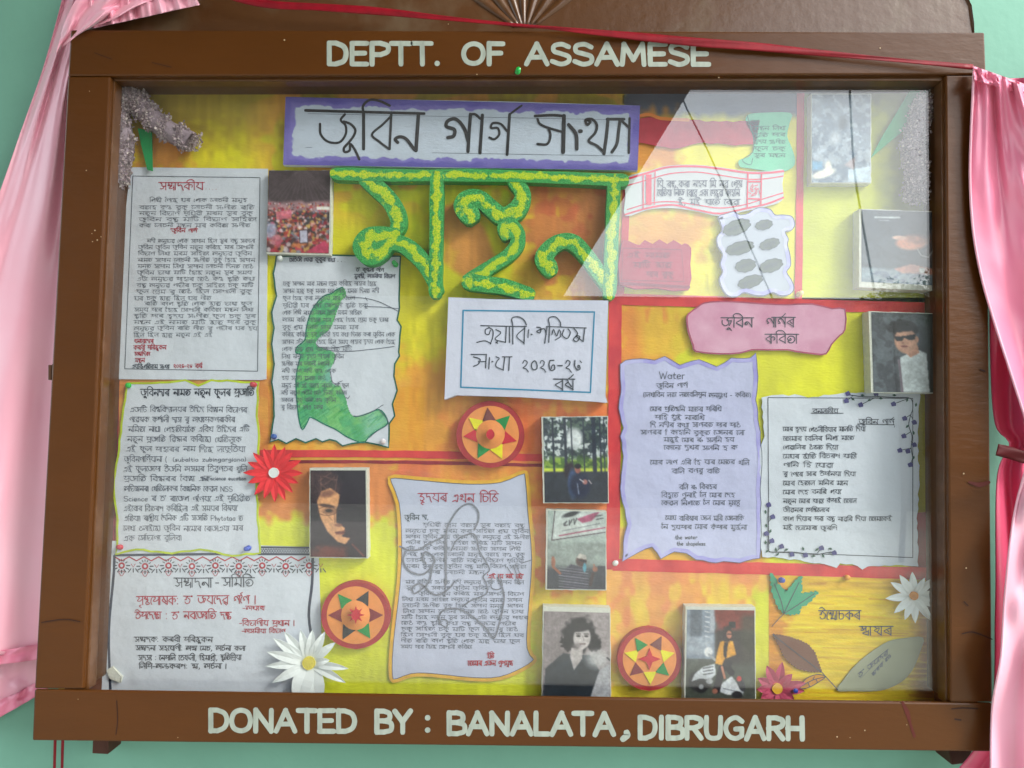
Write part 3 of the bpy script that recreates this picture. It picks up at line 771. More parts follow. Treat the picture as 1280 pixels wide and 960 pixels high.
p.grain(.16, 5, 9, sx=5, sy=.5)
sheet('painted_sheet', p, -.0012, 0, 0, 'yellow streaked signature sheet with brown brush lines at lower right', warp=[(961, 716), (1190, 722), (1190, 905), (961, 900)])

# red strips
def strip(pts, w, y, label, m=M_redpaper):
    mb = MB(); P = np.array(smooth_pts(pts, 4) if len(pts) > 2 else pts, float)
    T = np.gradient(P, axis=0); T /= np.hypot(T[:, 0], T[:, 1])[:, None]; N = np.stack([-T[:, 1], T[:, 0]], 1)
    Lp = wavy((P + N * w / 2).tolist(), .5, 12, 3, False); Rp = wavy((P - N * w / 2).tolist(), .5, 12, 4, False)
    mb.prism(list(Lp) + list(reversed(list(Rp))), y, y + .0005)
    tag(mb.build('red_strip', m), label, 'paper strip', 'red dividing strips')
strip([(146, 215), (140, 420), (134, 640), (122, 880)], 22, -.0008, 'long maroon vertical strip down the left inner edge', M_maroon)
strip([(325, 567), (520, 568), (770, 575)], 9, -.0010, 'lighter red upper line crossing behind the round medallion')
strip([(325, 577), (520, 578), (770, 584)], 4, -.0012, 'thin dark red lower line crossing behind the round medallion', M_maroon)
strip([(769, 368), (768, 540), (766, 712)], 16, -.0014, 'vertical red strip left of the lavender poem page')
strip([(768, 374), (880, 377), (1010, 381), (1180, 386)], 14, -.0016, 'horizontal red strip above the pink title cutout')
strip([(1001, 96), (1000, 240), (998, 375)], 9, -.0012, 'vertical red strip between the banner sheet and the grey picture')
strip([(766, 706), (960, 711), (1185, 718)], 15, -.0015, 'horizontal red strip under the two poem pages')
strip([(783, 232), (781, 300), (775, 372)], 9, -.0011, 'short vertical red strip right of the green title letters')
strip([(1160, 640), (1166, 705), (1170, 735)], 40, -.0010, 'dark maroon strip end at the right inner edge', M_maroon)

# ================================================================== PAGES
def rect(x0, y0, x1, y1): return [(x0, y0), (x1, y0), (x1, y1), (x0, y1)]
def frame_line(mb, pts, w, y):
    for i in range(len(pts)): mb.ribbon([pts[i], pts[(i + 1) % len(pts)]], w, y, caps=False)
# --- editorial page
Y1 = -.0026
t = page('editorial_page', 240, 470, 'white editorial page with red heading and thin ruled border, upper left', 'paper page',
         [(163, 209), (335, 211), (333, 474), (326, 475), (144, 474), (150, 330)], Y1)
mb = MB(); frame_line(mb, [(166, 220), (325, 222), (322, 464), (156, 461)], .9, Y1 - .0003)
rows = 0
yy = 250.5; body = babble(1500, 1).split(' '); bi = 0
def line_of(n):
    global bi
    s = ''
    while len(s) < n: s += body[bi % len(body)] + ' '; bi += 1
    return s.strip()
ys = [248, 257, 264.5, 272, 279.5]
for k, y0 in enumerate(ys): text(mb, line_of(31), 187 if k == 0 else 174, y0, 4.4, x1=[309, 318, 316, 321, 313][k], w=.5, y=Y1 - .0004)
yy = 299
for k in range(9):
    text(mb, line_of(35), 184 if k == 0 else 173.5 - k * .35, yy, 4.4, x1=319 - (k % 3) * 2, w=.5, y=Y1 - .0004); yy += 7.9
text(mb, line_of(24), 168, 370.5, 4.6, x1=264, w=.5, y=Y1 - .0004)
yy = 377.5
for k in range(5): text(mb, line_of(34), 181 if k == 0 else 168 - k * .2, yy, 4.3, x1=[315, 317, 320, 320, 322][k], w=.5, y=Y1 - .0004); yy += 7.7
text(mb, line_of(26), 167, 416.5, 4.6, x1=266, w=.5, y=Y1 - .0004)
text(mb, 'এয়োবিংশতিতম সংখ্যা', 165, 456, 4.6, x1=212, w=.9, y=Y1 - .0004)
mb.build('writing', M_small, t)
mb = MB(); text(mb, 'সম্পাদকীয়', 199, 228, 9, x1=255, w=1.0, y=Y1 - .0004, jit=.8); text(mb, '. . . .', 257, 228, 9, x1=271, w=.7, y=Y1 - .0004)
text(mb, '"জুবিন গাৰ্গ"'.replace('"', "'"), 213, 286, 4.6, x1=248, w=.8, y=Y1 - .0004)
for s_, x0, x1, y0 in (('ধন্যবাদেৰে', 168, 192, 424), ('কৰবী পৰিছুকন', 167, 208, 432), ('সম্পাদিকা', 168, 188, 440), ('মন্থন', 169, 181, 448), ('২০২৫-২৬ বৰ্ষ', 217, 253, 455)):
    text(mb, s_, x0, y0, 4.8, x1=x1, w=.8, y=Y1 - .0004)
mb.build('red_writing', M_inkr, t)

# --- lime edged flower page
Y2 = -.0030
ol = wavy([(158, 478), (200, 477), (232, 474), (248, 481), (264, 474), (324, 477), (322, 520), (325, 545), (322, 600), (323, 640), (326, 692), (290, 696), (250, 688), (215, 693), (170, 688), (144, 694), (146, 650), (141, 610), (143, 590), (148, 560), (152, 520)], .9, 9, 5)
t = page('flower_page', 235, 690, 'white page about a flower with lime green torn edge, below the editorial page', 'paper page', ol, Y2)
mb = MB(); mb.ribbon(inset(ol, 1.2), 2.6, Y2 - .0003, closed=True, caps=False)
mb.build('painted_edge', mat('lime_edge_paint', (176, 196, 30), .6, .3, 60), t)
mb = MB(); text(mb, 'জুবিনদাৰ নামত নতুন ফুলৰ প্ৰজাতি', 176, 486.5, 8, x1=318, w=1.15, y=Y2 - .0004, jit=.7)
mb.build('heading', M_ink, t)
mb = MB()
fl = ['এজাটি বিশ্ববিদ্যালয়ৰ উদ্ভিদ বিজ্ঞান বিভাগৰ', 'গৱেষক কৰ্ণালী দাস আৰু অধ্যাপকগৰাকীৰ', 'নমিতা নাথ। শেহতীয়াকৈ এবিধ উদ্ভিদৰ এটি', 'নতুন প্ৰজাতি আৱিষ্কাৰ কৰিছে। খেতিলুকে', 'এই ফুল পাহাৰৰ নাম দিছে আলফ্ৰেডিয়া',
      'জুবিনগাৰ্গিয়ানা (', 'এই ফুলজোপা উজনি অসমৰ ডিব্ৰুগড়ৰ খুলি', 'প্ৰজাতি আবিষ্কাৰৰ বৈজ্ঞা এক', 'অভিজ্ঞানৰ। খেতিলোকৰ বৈজ্ঞানিক কেৱল NSS', 'Science ৰ ড° ৰাজেশ গগৈয়ে এই পৃথিৱীত', 'এইবোৰ বিতৰণ কৰিছিল। এই সময়ৰ বিষয়ে',
      'এতিয়া। ৰাষ্ট্ৰীয় দৈনিক এটি সজাতি Phytotaxa ত', 'লেখা ওলাইছে। জুবিন নামেৰে ৰোজ।এয়া আমাৰ', 'এক সৌভাগ্য বুলিব।']
y0 = 509
for k, s_ in enumerate(fl):
    xa = 163 - k * 1.3 if k < 5 else 154.5 + (k % 3) * .5
    xb = [309, 294, 312, 302, 307, 209, 309, 264, 291, 313, 297, 304, 304, 228][k]
    text(mb, s_, xa, y0, 6.2, x1=xb, w=.68, y=Y2 - .0004, jit=.8)
    if k == 5: text(mb, '(subaltia zubingargiana)', 216, y0 + 1, 5, x1=308, w=.75, y=Y2 - .0004)
    if k == 7: text(mb, 'the science education', 252, y0, 5, x1=308, w=.75, y=Y2 - .0004)
    y0 += 12.35
mb.build('writing', M_inkg, t)

# --- committee page
Y3 = -.0022
t = page('committee_page', 265, 860, 'white committee page with red and black floral border and thick dark frame, lower left', 'paper page',
         [(136, 676), (330, 682), (398, 684), (404, 866), (310, 872), (126, 870), (131, 760)], Y3)
mb = MB()
mb.ribbon([(143, 694), (142, 720), (136, 790), (138, 862)], 3.2, Y3 - .0003, caps=False, n=4)
mb.ribbon([(391, 690), (390, 730), (386, 770), (392, 812), (396, 866)], 3.4, Y3 - .0003, caps=False, n=4)
mb.ribbon([(143, 694), (320, 692)], 3, Y3 - .0003, caps=False); mb.ribbon([(322, 692.6), (389, 693)], 2.6, Y3 - .0003, caps=False)
mb.ribbon([(322, 684), (389, 684.6)], 2.4, Y3 - .0003, caps=False)
for i in range(21): mb.ribbon([(323 + i * 3.2, 691), (326 + i * 3.2, 686)], .8, Y3 - .0003); mb.ribbon([(326 + i * 3.2, 691), (323 + i * 3.2, 686)], .8, Y3 - .0003)
mb.ribbon([(136, 866), (400, 868)], 3, Y3 - .0003, caps=False)
mb.build('dark_border', mat('slate_border_paint', (52, 60, 78), .5, .2, 60), t)
mr = MB(); mk = MB()
zz = [(143 + i * 9.2, 696 + (5 if i % 2 else 0)) for i in range(27)]
mr.ribbon(zz, 1.7, Y3 - .0003, caps=False)
for k in range(9):
    cx, cy = 152 + k * 29.3, 707 + (k % 2) * .8
    mr.disc(cx, cy, 4.2, Y3 - .0003, 12)
    for a in range(0, 360, 30):
        if 200 < a < 340: continue
        ar = math.radians(a); mk.ribbon([(cx + 6.5 * math.cos(ar), cy + 6 * math.sin(ar)), (cx + 10 * math.cos(ar), cy + 9 * math.sin(ar))], 1.5, Y3 - .0003)
    for a in (215, 245, 270, 295, 325):
        ar = math.radians(a); mk.ribbon([(cx + 6 * math.cos(ar), cy + 6 * math.sin(ar)), (cx + 8.5 * math.cos(ar), cy + 8 * math.sin(ar))], 1.1, Y3 - .0003)
    mr.ribbon([(cx - 3.5, cy + 8), (cx, cy + 13), (cx + 3.5, cy + 8), (cx, cy + 7), (cx - 3.5, cy + 8)], .8, Y3 - .0003, n=3)
    mr.ribbon([(cx + 12, cy - 2), (cx + 14.6, cy + 2), (cx + 17, cy - 2)], .8, Y3 - .0003)
    for d_ in (-3, 0, 3): mk.ribbon([(cx + 14.6 + d_, cy + 4), (cx + 14.6 + d_ * 2, cy + 8)], 1.3, Y3 - .0003)
mw = MB()
for k in range(9): mw.disc(152 + k * 29.3, 707 + (k % 2) * .8, 1.9, Y3 - .0009, 10)
mw.build('flower_eye', M_paper, t)
text(mr, 'পৃষ্ঠপোষক: ড° জয়দেৱ গগৈ ।', 171, 745, 10, x1=321, w=1.15, y=Y3 - .0004, jit=.8); text(mr, '-অধ্যক্ষ', 303, 757.5, 5.5, x1=331, w=.9, y=Y3 - .0004)
text(mr, 'উপদেষ্টা : ড° নবজ্যোতি দত্ত', 169, 765, 9, x1=289, w=1.15, y=Y3 - .0004, jit=.8)
text(mr, '-বিভাগীয় প্ৰধান ।', 299, 776, 6.5, x1=369, w=1, y=Y3 - .0004); text(mr, '-অসমীয়া বিভাগ', 302, 786.5, 5, x1=357, w=.9, y=Y3 - .0004)
mr.build('red_writing', M_inkr, t); mk.build('floral_leaves', M_ink, t)
mb = MB(); text(mb, 'সম্পাদনা - সমিতি', 218, 722.5, 11, x1=318, w=1.15, y=Y3 - .0004, jit=.8, gap=.2)
for s_, x0, x1, y0, h in (('সম্পাদক: কৰবী পৰিছুকন', 168, 266, 796.5, 6.2), ('সম্পাদনা সহযোগী: অন্না মেচ, অৰ্চনা কলা', 170, 307, 807.5, 5.6), ('সদস্য : নেপালি ডেফলী, হিমাশ্ৰী, স্মৃতিপ্ৰিয়া', 173, 302, 819, 6), ('লিপি-অলংকৰণ: আন্না, অৰ্চনা ।', 174, 284, 830, 6)):
    text(mb, s_, x0, y0, h, x1=x1, w=1, y=Y3 - .0004, jit=.8)
mb.build('writing', M_ink, t)

# --- green edged page with drawing of a woman
Y4 = -.0026
ol = wavy([(345, 319), (388, 319), (395, 317), (440, 319), (501, 320), (500, 345), (500, 385), (497, 400), (502, 408), (499, 440), (500, 445), (494, 455), (493, 470), (497, 488), (491, 505), (494, 520), (487, 530), (486, 560), (470, 556), (455, 553), (440, 555), (428, 558), (420, 552), (412, 550), (403, 553), (395, 549), (382, 554), (370, 549), (358, 555), (348, 550), (337, 553), (342, 520), (341, 490), (339, 478), (342, 455), (339, 430), (342, 410), (339, 390), (345, 370), (341, 342)], .5, 9, 2)
t = page('drawing_page', 420, 555, 'white page with dark green torn edge and green haired woman drawing over the writing', 'paper page', ol, Y4)
mb = MB(); mb.ribbon(inset(ol, .6), 2.0, Y4 - .0003, closed=True, caps=False)
mb.build('painted_edge', mat('dark_green_edge_paint', (24, 92, 72), .6, .3, 60), t)
hair = smooth_pts([(429, 359), (421, 362), (414, 367), (405, 370), (395, 380), (388, 392), (383, 410), (381, 425), (371, 434), (370, 441), (376, 444), (373, 455), (370, 475), (371, 500), (374, 525), (378, 537), (384, 528), (387, 522), (392, 523), (405, 530), (420, 537), (432, 545), (445, 551), (455, 553), (462, 545), (472, 538), (484, 530), (482, 520), (474, 512), (462, 516), (450, 520), (442, 520), (436, 510), (432, 495), (425, 480), (423, 482), (416, 478), (413, 465), (417, 455), (420, 443), (412, 437), (402, 434), (395, 430), (400, 422), (413, 412), (420, 395), (427, 377), (433, 371), (432, 362)], 3, True)
p = Pt(365, 353, 490, 558, 1.1, (92, 168, 108))
p.blot(20, .5, (110, 176, 96), .5, 3, sx=1.6, sy=.8); p.blot(16, .55, (56, 146, 104), .55, 5); p.area(455, 515, 495, 550, 14, (120, 176, 150), .9, 12); p.area(405, 455, 420, 480, 8, (110, 170, 160), .8, 8)
for i in range(420):
    x0 = rnd.uniform(368, 480); y0 = rnd.uniform(358, 550); p.line([(x0, y0), (x0 + rnd.uniform(8, 16), y0 - rnd.uniform(6, 12))], rnd.uniform(.7, 1.3), rnd.choice([(130, 190, 110), (20, 110, 60), (150, 206, 150), (60, 150, 60), (18, 104, 84)]), rnd.uniform(.3, .6))
# keep only the points inside the hair outline
V = U(p.X.ravel(), p.Y.ravel(), np.full(p.X.size, Y4 - .00025)); Cc = lin(p.A, K).reshape(-1, 3)
H_ = np.array(hair); ins = np.zeros(p.X.shape, bool)
for i in range(len(H_)):
    x1_, y1_ = H_[i]; x2_, y2_ = H_[(i + 1) % len(H_)]
    if y1_ == y2_: continue
    ins ^= ((y1_ > p.Y) != (y2_ > p.Y)) & (p.X < (x2_ - x1_) * (p.Y - y1_) / (y2_ - y1_) + x1_)
idx = np.arange(p.X.size).reshape(p.X.shape); ok = ins[:-1, :-1] & ins[1:, :-1] & ins[1:, 1:] & ins[:-1, 1:]
F = np.stack([idx[:-1, :-1], idx[1:, :-1], idx[1:, 1:], idx[:-1, 1:]], -1)[ok].tolist()
used = sorted({i for f in F for i in f}); rm = {a_: b_ for b_, a_ in enumerate(used)}
mesh_obj('crayon_hair', V[used], [tuple(rm[i] for i in f) for f in F], M_lay, t, cols=Cc[used])
mb = MB(); mb.ribbon(hair[:94], 1.7, Y4 - .0004, caps=False)
mb.build('hair_outline', mat('teal_crayon', (30, 118, 96), .6, .3, 200), t)
mb = MB()
for q in ([(433, 372), (446, 372), (457, 373), (470, 376), (480, 380), (492, 386), (499, 390)], [(457, 372), (459, 376)], [(456, 383), (480, 384), (500, 386)], [(395, 430), (400, 434), (412, 435), (424, 434), (436, 431)],
          [(404, 436), (420, 439), (440, 439), (470, 436), (493, 433)], [(423, 478), (428, 476)], [(431, 496), (435, 498), (437, 495)], [(442, 520), (452, 520), (466, 514), (479, 506)], [(474, 512), (482, 522), (485, 530), (470, 540), (462, 547)], [(413, 465), (416, 478), (425, 480)], [(420, 444), (417, 455)]):
    mb.ribbon(q, .8, Y4 - .0005, n=4)
text(mb, 'সেউজী খোৱা কুকুৰ তথা . . .', 362, 322.5, 4.6, x1=432, w=.95, y=Y4 - .0005); text(mb, 'ড° কুন্তলা গগৈ', 445, 335, 4.4, x1=480, w=.85, y=Y4 - .0005); text(mb, 'মুৰব্বী, অসমীয়া বিভাগ', 443, 343, 4.4, x1=494, w=.85, y=Y4 - .0005)
yy = 352
for k in range(18):
    xb = [471, 474, 444, 460, 452, 486, 448, 494, 494, 440, 430, 412, 420, 408, 436, 434, 420, 404][k]
    text(mb, line_of(max(8, int((xb - 353) / 3))), 354 - k * .15, yy, 4.8, x1=xb, w=.5, y=Y4 - .0006); yy += 9.1
mb.build('writing', M_inkg, t)

# --- yellow edged letter
Y5 = -.0028
ol = smooth_pts([(485, 596), (520, 596), (555, 599), (590, 601), (625, 599), (655, 588), (661, 600), (664, 640), (669, 700), (664, 770), (663, 810), (671, 825), (655, 838), (625, 850), (590, 851), (540, 846), (515, 846), (491, 853), (486, 835), (489, 790), (496, 730), (498, 680), (495, 630)], 3, True)
t = page('letter_page', 580, 850, 'white letter page with red heading and wavy amber painted edge, lower centre', 'paper page', ol, Y5, m=mat('letter_paper', (172, 178, 198), .75, .07, 9, bump=.004, bscale=14))
mb = MB(); mb.ribbon(inset(ol, 1.7), 4.2, Y5 - .0003, closed=True, caps=False)
mb.build('painted_edge', mat('amber_edge_paint', (214, 164, 50), .6, .2, 60), t)
mb = MB(); mb.ribbon(inset(ol, 4.2), .8, Y5 - .0005, closed=True, caps=False)
text(mb, 'জুবিন দা,', 506, 644, 5.5, x1=536, w=.85, y=Y5 - .0005)
yy = 654
for k in range(22):
    if k == 9: yy += 5
    xa = [529, 507, 507, 507, 507, 507, 508, 508, 535, 507, 508, 523, 503, 503, 504, 502, 502, 502, 501, 501, 501, 501][k]; xb = [656, 661, 662, 652, 651, 656, 655, 658, 606, 655, 612, 655, 653, 654, 655, 660, 645, 648, 655, 650, 590, 590][k]
    if k == 21: break
    text(mb, line_of(max(10, int((xb - xa) / 4.0))), xa, yy, 4.2, x1=xb, y1=yy + .8, w=.5, y=Y5 - .0005); yy += 7.35
mb.build('writing', M_small, t)
mb = MB(); text(mb, 'হৃদয়ৰ এখন চিঠি', 523, 617, 10, x1=623, w=1, y=Y5 - .0005, jit=.7)
text(mb, "'এই যে মই আছোঁ'", 609, 718, 4.6, x1=655, w=1, y=Y5 - .0009); text(mb, 'ইতি', 609, 817, 6, x1=618, w=1, y=Y5 - .0005); text(mb, 'তোমাৰ এজন গুণমুগ্ধ', 585, 826, 6, x1=641, w=1.1, y=Y5 - .0005)
mb.build('red_writing', M_inkr, t)
mb = MB()
for q, w_ in (([(558, 730), (557, 700), (558, 665), (565, 648), (576, 634), (588, 630), (597, 638), (598, 650), (593, 662)], 1.6), ([(558, 662), (558, 700), (556, 745)], 1.2),
          ([(500, 683), (512, 688), (528, 686), (532, 682), (552, 672), (555, 669)], 1.5), ([(506, 690), (504, 702), (512, 714), (528, 718), (540, 708), (543, 698), (532, 690), (528, 698), (532, 704)], 1.7),
          ([(541, 706), (537, 725), (530, 734), (518, 742), (516, 734), (526, 730), (540, 742), (550, 743), (562, 735), (568, 727)], 1.5),
          ([(564, 688), (572, 674), (590, 667), (596, 674), (599, 688), (606, 700), (612, 712), (606, 718), (604, 722), (608, 730), (608, 742), (590, 750), (578, 758)], 1.2),
          ([(550, 780), (549, 770), (556, 762), (572, 761), (590, 770), (608, 786), (617, 798), (624, 780), (630, 750), (628, 735), (622, 722)], 1.4), ([(550, 780), (558, 784), (559, 776), (552, 774)], 1),
          ([(615, 722), (614, 734), (622, 737), (628, 732), (624, 718)], .9), ([(634, 709), (640, 718)], .9), ([(642, 708), (650, 730)], .9), ([(645, 706), (652, 722)], .8), ([(652, 704), (664, 700)], .8)):
    mb.ribbon(q, w_ * 1.45, Y5 - .0010, n=5)
mb.build('pencil_drawing', mat('soft_pencil', (118, 122, 134), .6, .3, 260), t)

# --- lavender poem page
Y6 = -.0026
ol = wavy([(775, 455), (782, 450), (800, 448), (818, 450), (831, 445), (850, 456), (874, 449), (896, 458), (914, 447), (938, 447), (945, 441), (948, 470), (945, 500), (951, 540), (953, 580), (951, 620), (952, 660), (950, 698), (925, 704), (905, 702), (895, 704), (870, 700), (858, 692), (843, 690), (826, 699), (815, 684), (800, 690), (778, 702), (780, 670), (784, 655), (775, 610), (779, 570), (775, 545), (779, 535), (773, 510), (776, 490)], .9, 8, 4)
t = page('poem_page', 862, 700, 'lavender edged torn poem page headed Water, right of centre', 'paper page', ol, Y6, m=M_paper2)
mb = MB(); mb.ribbon(inset(ol, 3), 5.5, Y6 - .0003, closed=True, caps=False)
mb.build('painted_edge', mat('lavender_edge_paint', (136, 130, 196), .6, .35, 22, col2=(168, 168, 208)), t)
mb = MB(); mb.ribbon(inset(ol, .4), .7, Y6 - .0006, closed=True, caps=False)
text(mb, 'Water', 824, 465, 9.5, x1=857, w=.95, y=Y6 - .0005, jit=1)
for s_, x0, x1, y0 in (('জুবিন গাৰ্গ', 821, 860, 479), ('(লেখাবিন লতা লতাবলিপুন অনমুখে - কবিত)', 804, 939, 491), ('মোৰ প্ৰতিধ্বনি মাতৰ পৰিধি', 813, 902, 509), ('পাহি যুঁই নাৰাখি', 819, 881, 519), ('দি নদীৰ কথা সাগৰত পাৰ পাওঁ', 813, 926, 528.5), ('সাগৰৰ ঢৌ কাহানি বুকুত জোনৰ আলো', 801, 931, 538),
                       ('মাছুই মোৰ ৰং সলনি হয়', 830, 918, 547), ('কোনো দুখৰ সলনি হ ক', 830, 922, 557), ('মোৰ লগে এৰি হৈ যাৰ মেতৰ খলি', 813, 937, 575), ('বালি বগৰু বাতি', 840, 900, 586), ('বলি ৰং বিৰহৰ', 849, 896, 606),
                       ('বিহুতে গুনাই লৈ মোৰ দেহ', 827, 919, 616), ('কেৱল নিশাতে লৈ মোৰ মৃত্যু', 827, 925, 626), ('মেঘে বাৰিষাৰ জাল মৰি জোনাকি', 832, 930, 645), ('নৈ দুয়োপাৰ মোৰ কঁপাৰ মুৰ্ছনা', 827, 934, 656)):
    text(mb, s_, x0, y0, 5.4, x1=x1, w=.68, y=Y6 - .0005, jit=.9)
text(mb, 'the water', 844, 669, 5, x1=872, w=.75, y=Y6 - .0005); text(mb, 'the shapeless', 846, 677, 5, x1=882, w=.75, y=Y6 - .0005)
mb.build('writing', M_inkg, t)

# --- white poem page with vines
Y7 = -.0030
ol = wavy([(952, 497), (965, 494), (1000, 494), (1010, 497), (1050, 492), (1090, 490), (1150, 489), (1147, 540), (1149, 600), (1146, 660), (1148, 708), (1120, 706), (1085, 708), (1078, 712), (1065, 705), (1050, 704), (1046, 710), (1030, 705), (1006, 702), (980, 698), (953, 696), (950, 670), (951, 620), (950, 560), (956, 545)], 1.1, 6, 9)
t = page('vine_page', 1050, 700, 'white poem page with blue flower vines in two corners, far right', 'paper page', ol, Y7)
mb = MB()
frame_line(mb, [(960, 497), (1141, 498), (1141, 697), (961, 690)], .9, Y7 - .0003)
text(mb, 'বনলতীয়', 1016, 511, 6, x1=1048, w=.8, y=Y7 - .0005); mb.ribbon([(1014, 516.5), (1054, 516.5)], .9, Y7 - .0006)
text(mb, 'জুবিন গাৰ্গ', 1074, 524, 6, x1=1118, w=.8, y=Y7 - .0005); mb.ribbon([(1072, 530), (1118, 531), (1118, 534)], .9, Y7 - .0006)
yy = 534
for s_, xb in (('মোৰ হৃদয় শেওলীবিয়াৰ মালতি দিয়া', 1082), ('তোমাৰ আবেলিৰ নিশা মাতে', 1068), ('শেৱালিৰ ওঁঠত দিয়া', 1048), ('মেঘৰ ছাঁতি বিচৰণ যাত্ৰী', 1071), ('গানি আহি যোৱা', 1042), ('আৰু আগেৰে সাৰ উপনৈয়া দিয়া', 1070), ('মোৰ হেতাল আমনিৰ মনে', 1060), ('মোৰ দেহ বনৰি শয়ে', 1052),
               ('নতুন মোৰ যাত্ৰা কঁপাই তোলে', 1071), ('জীৱনৰ পেন্সিলেৰে', 1037), ('আকাশ দিয়াৰ পৰা বন্ধু নাৱৰি দিয়া তোমাকেই', 1115), ('মই ভোমোৰা জুৰণি', 1047)):
    text(mb, s_, 979, yy, 5.2, x1=xb, w=.7, y=Y7 - .0005, jit=.8); yy += 11.2
mb.build('writing', M_ink, t)
mv = MB(); ml = MB(); mf = MB()
def vine(pts, fl_, lv):
    mv.ribbon(pts, 1.1, Y7 - .0007, n=4)
    for x, y in lv:
        a = rnd.uniform(0, 6); ml.ribbon([(x - 2.3 * math.cos(a), y - 2.3 * math.sin(a)), (x, y), (x + 2.3 * math.cos(a), y + 2.3 * math.sin(a))], [.8, 3, .6], Y7 - .0008)
    for (x, y), (sx_, sy_) in fl_:
        mv.ribbon([(x, y), (sx_, sy_)], .9, Y7 - .0007)
        q = [(x + (3.4 + (.6 if k % 2 else -.3)) * math.cos(k * .7), y + (3.1 + (.5 if k % 2 else -.4)) * math.sin(k * .7)) for k in range(9)]; mf.poly(q, Y7 - .0009)
vine([(1064, 494), (1080, 496), (1100, 496), (1120, 497), (1138, 498), (1141, 510), (1138, 520), (1136, 532), (1140, 545), (1139, 560), (1141, 575), (1138, 582)],
     [((1060, 492), (1066, 495)), ((1058, 501), (1065, 496)), ((1076, 506), (1092, 498)), ((1095, 492), (1098, 496)), ((1117, 505), (1136, 498)), ((1131, 523), (1139, 518)), ((1143, 528), (1139, 520)), ((1130, 545), (1138, 540)), ((1143, 556), (1139, 552)), ((1125, 563), (1139, 560)), ((1135, 564), (1139, 560)), ((1138, 581), (1141, 572))],
     [(1078, 494), (1066, 499), (1087, 500), (1101, 498), (1118, 494), (1134, 500), (1145, 506), (1134, 533), (1142, 541), (1142, 572)])
vine([(961, 634), (960, 650), (961, 668), (960, 688), (975, 690), (990, 690), (1008, 692), (1022, 693), (1038, 690), (1044, 691)],
     [((961, 631), (961, 640)), ((966, 646), (961, 652)), ((958, 667), (961, 672)), ((965, 676), (961, 680)), ((977, 683), (970, 690)), ((990, 693), (985, 690)), ((1007, 694), (1000, 691)), ((1027, 685), (1022, 691)), ((1043, 691), (1036, 691))],
     [(957, 640), (958, 657), (963, 664), (957, 678), (970, 687), (983, 687), (972, 693), (1004, 686), (1021, 687), (1038, 686), (1017, 695), (1029, 695), (959, 689)])
mv.build('vine_stem', M_ink, t); ml.build('vine_leaves', mat('vine_leaf_green', (44, 78, 66), .6, .2, 80), t); mf.build('vine_flowers', mat('vine_flower_blue', (66, 62, 116), .6, .2, 80), t)

# ================================================================== BANNER, BOX, TITLE LETTERS
YB = -.0125
t = thing('title_banner', 577, 208, YB, 'long white banner with purple painted border and thick black marker title', 'banner')
bo = [(357, 121), (480, 124), (640, 127), (800, 132), (797, 213), (700, 211), (560, 210), (354, 206)]
mb = MB(); mb.prism(bo, YB, YB + .008); mb.build('banner_board', M_paper, t, bevel=.0006)
mb = MB()
out_ = np.array(wavy([(357, 121), (800, 132), (797, 213), (354, 206)], .1, 12, 1)); 
p = Pt(355, 120, 799, 212, 1.15, (178, 190, 206))
nn = vnoise(p.X, p.Y, 12, 6) * 6 + vnoise(p.X, p.Y, 4, 7) * 3
dl = np.minimum.reduce([(p.X - 355), (799 - p.X) * .9, (p.Y - 120) * .95, (212 - p.Y) * 1.0])
p.mix(np.clip((7 + nn - dl) / 1.2 + .5, 0, 1), (112, 104, 178), .95)
p.mix(np.clip((4 + nn * .6 - dl) / 3 + .5, 0, 1) * vnoise(p.X, p.Y, 22, 9), (72, 66, 150), .8)
p.build('painted_border', YB - .0003, M_paint, t, warp=[(357, 121), (800, 132), (797, 213), (354, 206)])
mb = MB(); Yk = YB - .0007
def marker(strokes, y, mb, n=6):
    for w_, q in strokes: mb.ribbon(q, w_, y, n=n if len(q) > 2 else 0)
marker([(3.6, [(382, 138), (455, 140), (530, 142)]), (3.0, [(400, 155), (401, 168), (410, 177), (424, 178), (432, 168), (432, 157), (426, 150), (431, 143)]), (3.2, [(430, 152), (438, 155), (444, 162), (442, 170), (436, 178), (430, 185), (431, 190), (437, 188), (438, 180), (444, 188), (449, 199)]),
        (4.0, [(454.5, 142), (454.5, 186)]), (3.2, [(454, 140), (454, 132), (462, 125), (474, 126), (487, 132)]), (3.2, [(489, 143), (487, 186)]), (3.0, [(488, 146), (478, 156), (465, 168), (474, 177), (486, 186)]),
        (4.6, [(523, 143), (520, 188)]), (4.2, [(497, 178), (494, 174), (500, 171), (508, 174), (518, 187)]),
        (4.5, [(560, 172), (567, 170), (568, 162), (558, 158), (560, 151), (570, 149), (580, 160), (585, 176)]), (4.2, [(588, 143), (585, 189)]), (4.0, [(603, 144), (600, 191)]), (3.4, [(588, 143), (594, 143), (600, 148)]),
        (3.0, [(612, 172), (618, 174), (624, 168), (622, 160), (614, 160), (616, 154), (626, 155), (634, 164)]), (3.6, [(637, 143), (634, 193)]), (2.6, [(637, 143), (645, 137), (652, 132)]),
        (3.6, [(669, 145), (690, 144), (704, 145)]), (3.2, [(672, 149), (675, 155), (686, 160), (704, 165)]), (3.2, [(686, 161), (688, 170), (684, 180), (672, 180)]),
        (5.0, [(705, 145), (704, 190)]), (4.6, [(711, 156), (720, 168), (721, 186)]), (5, [(725, 164), (726, 164)]), (3.4, [(734, 150), (738, 152), (734, 156), (732, 150), (740, 149), (746, 156), (744, 166), (736, 176), (746, 182), (755, 190)]),
        (4.2, [(760, 149), (758, 170), (755, 192)]), (3.6, [(759, 149), (780, 149)]), (4, [(775, 150), (773, 166), (771, 180), (765, 190)]), (3.4, [(776, 150), (787, 160)]), (3.2, [(787, 148), (786, 191)])], Yk, mb)
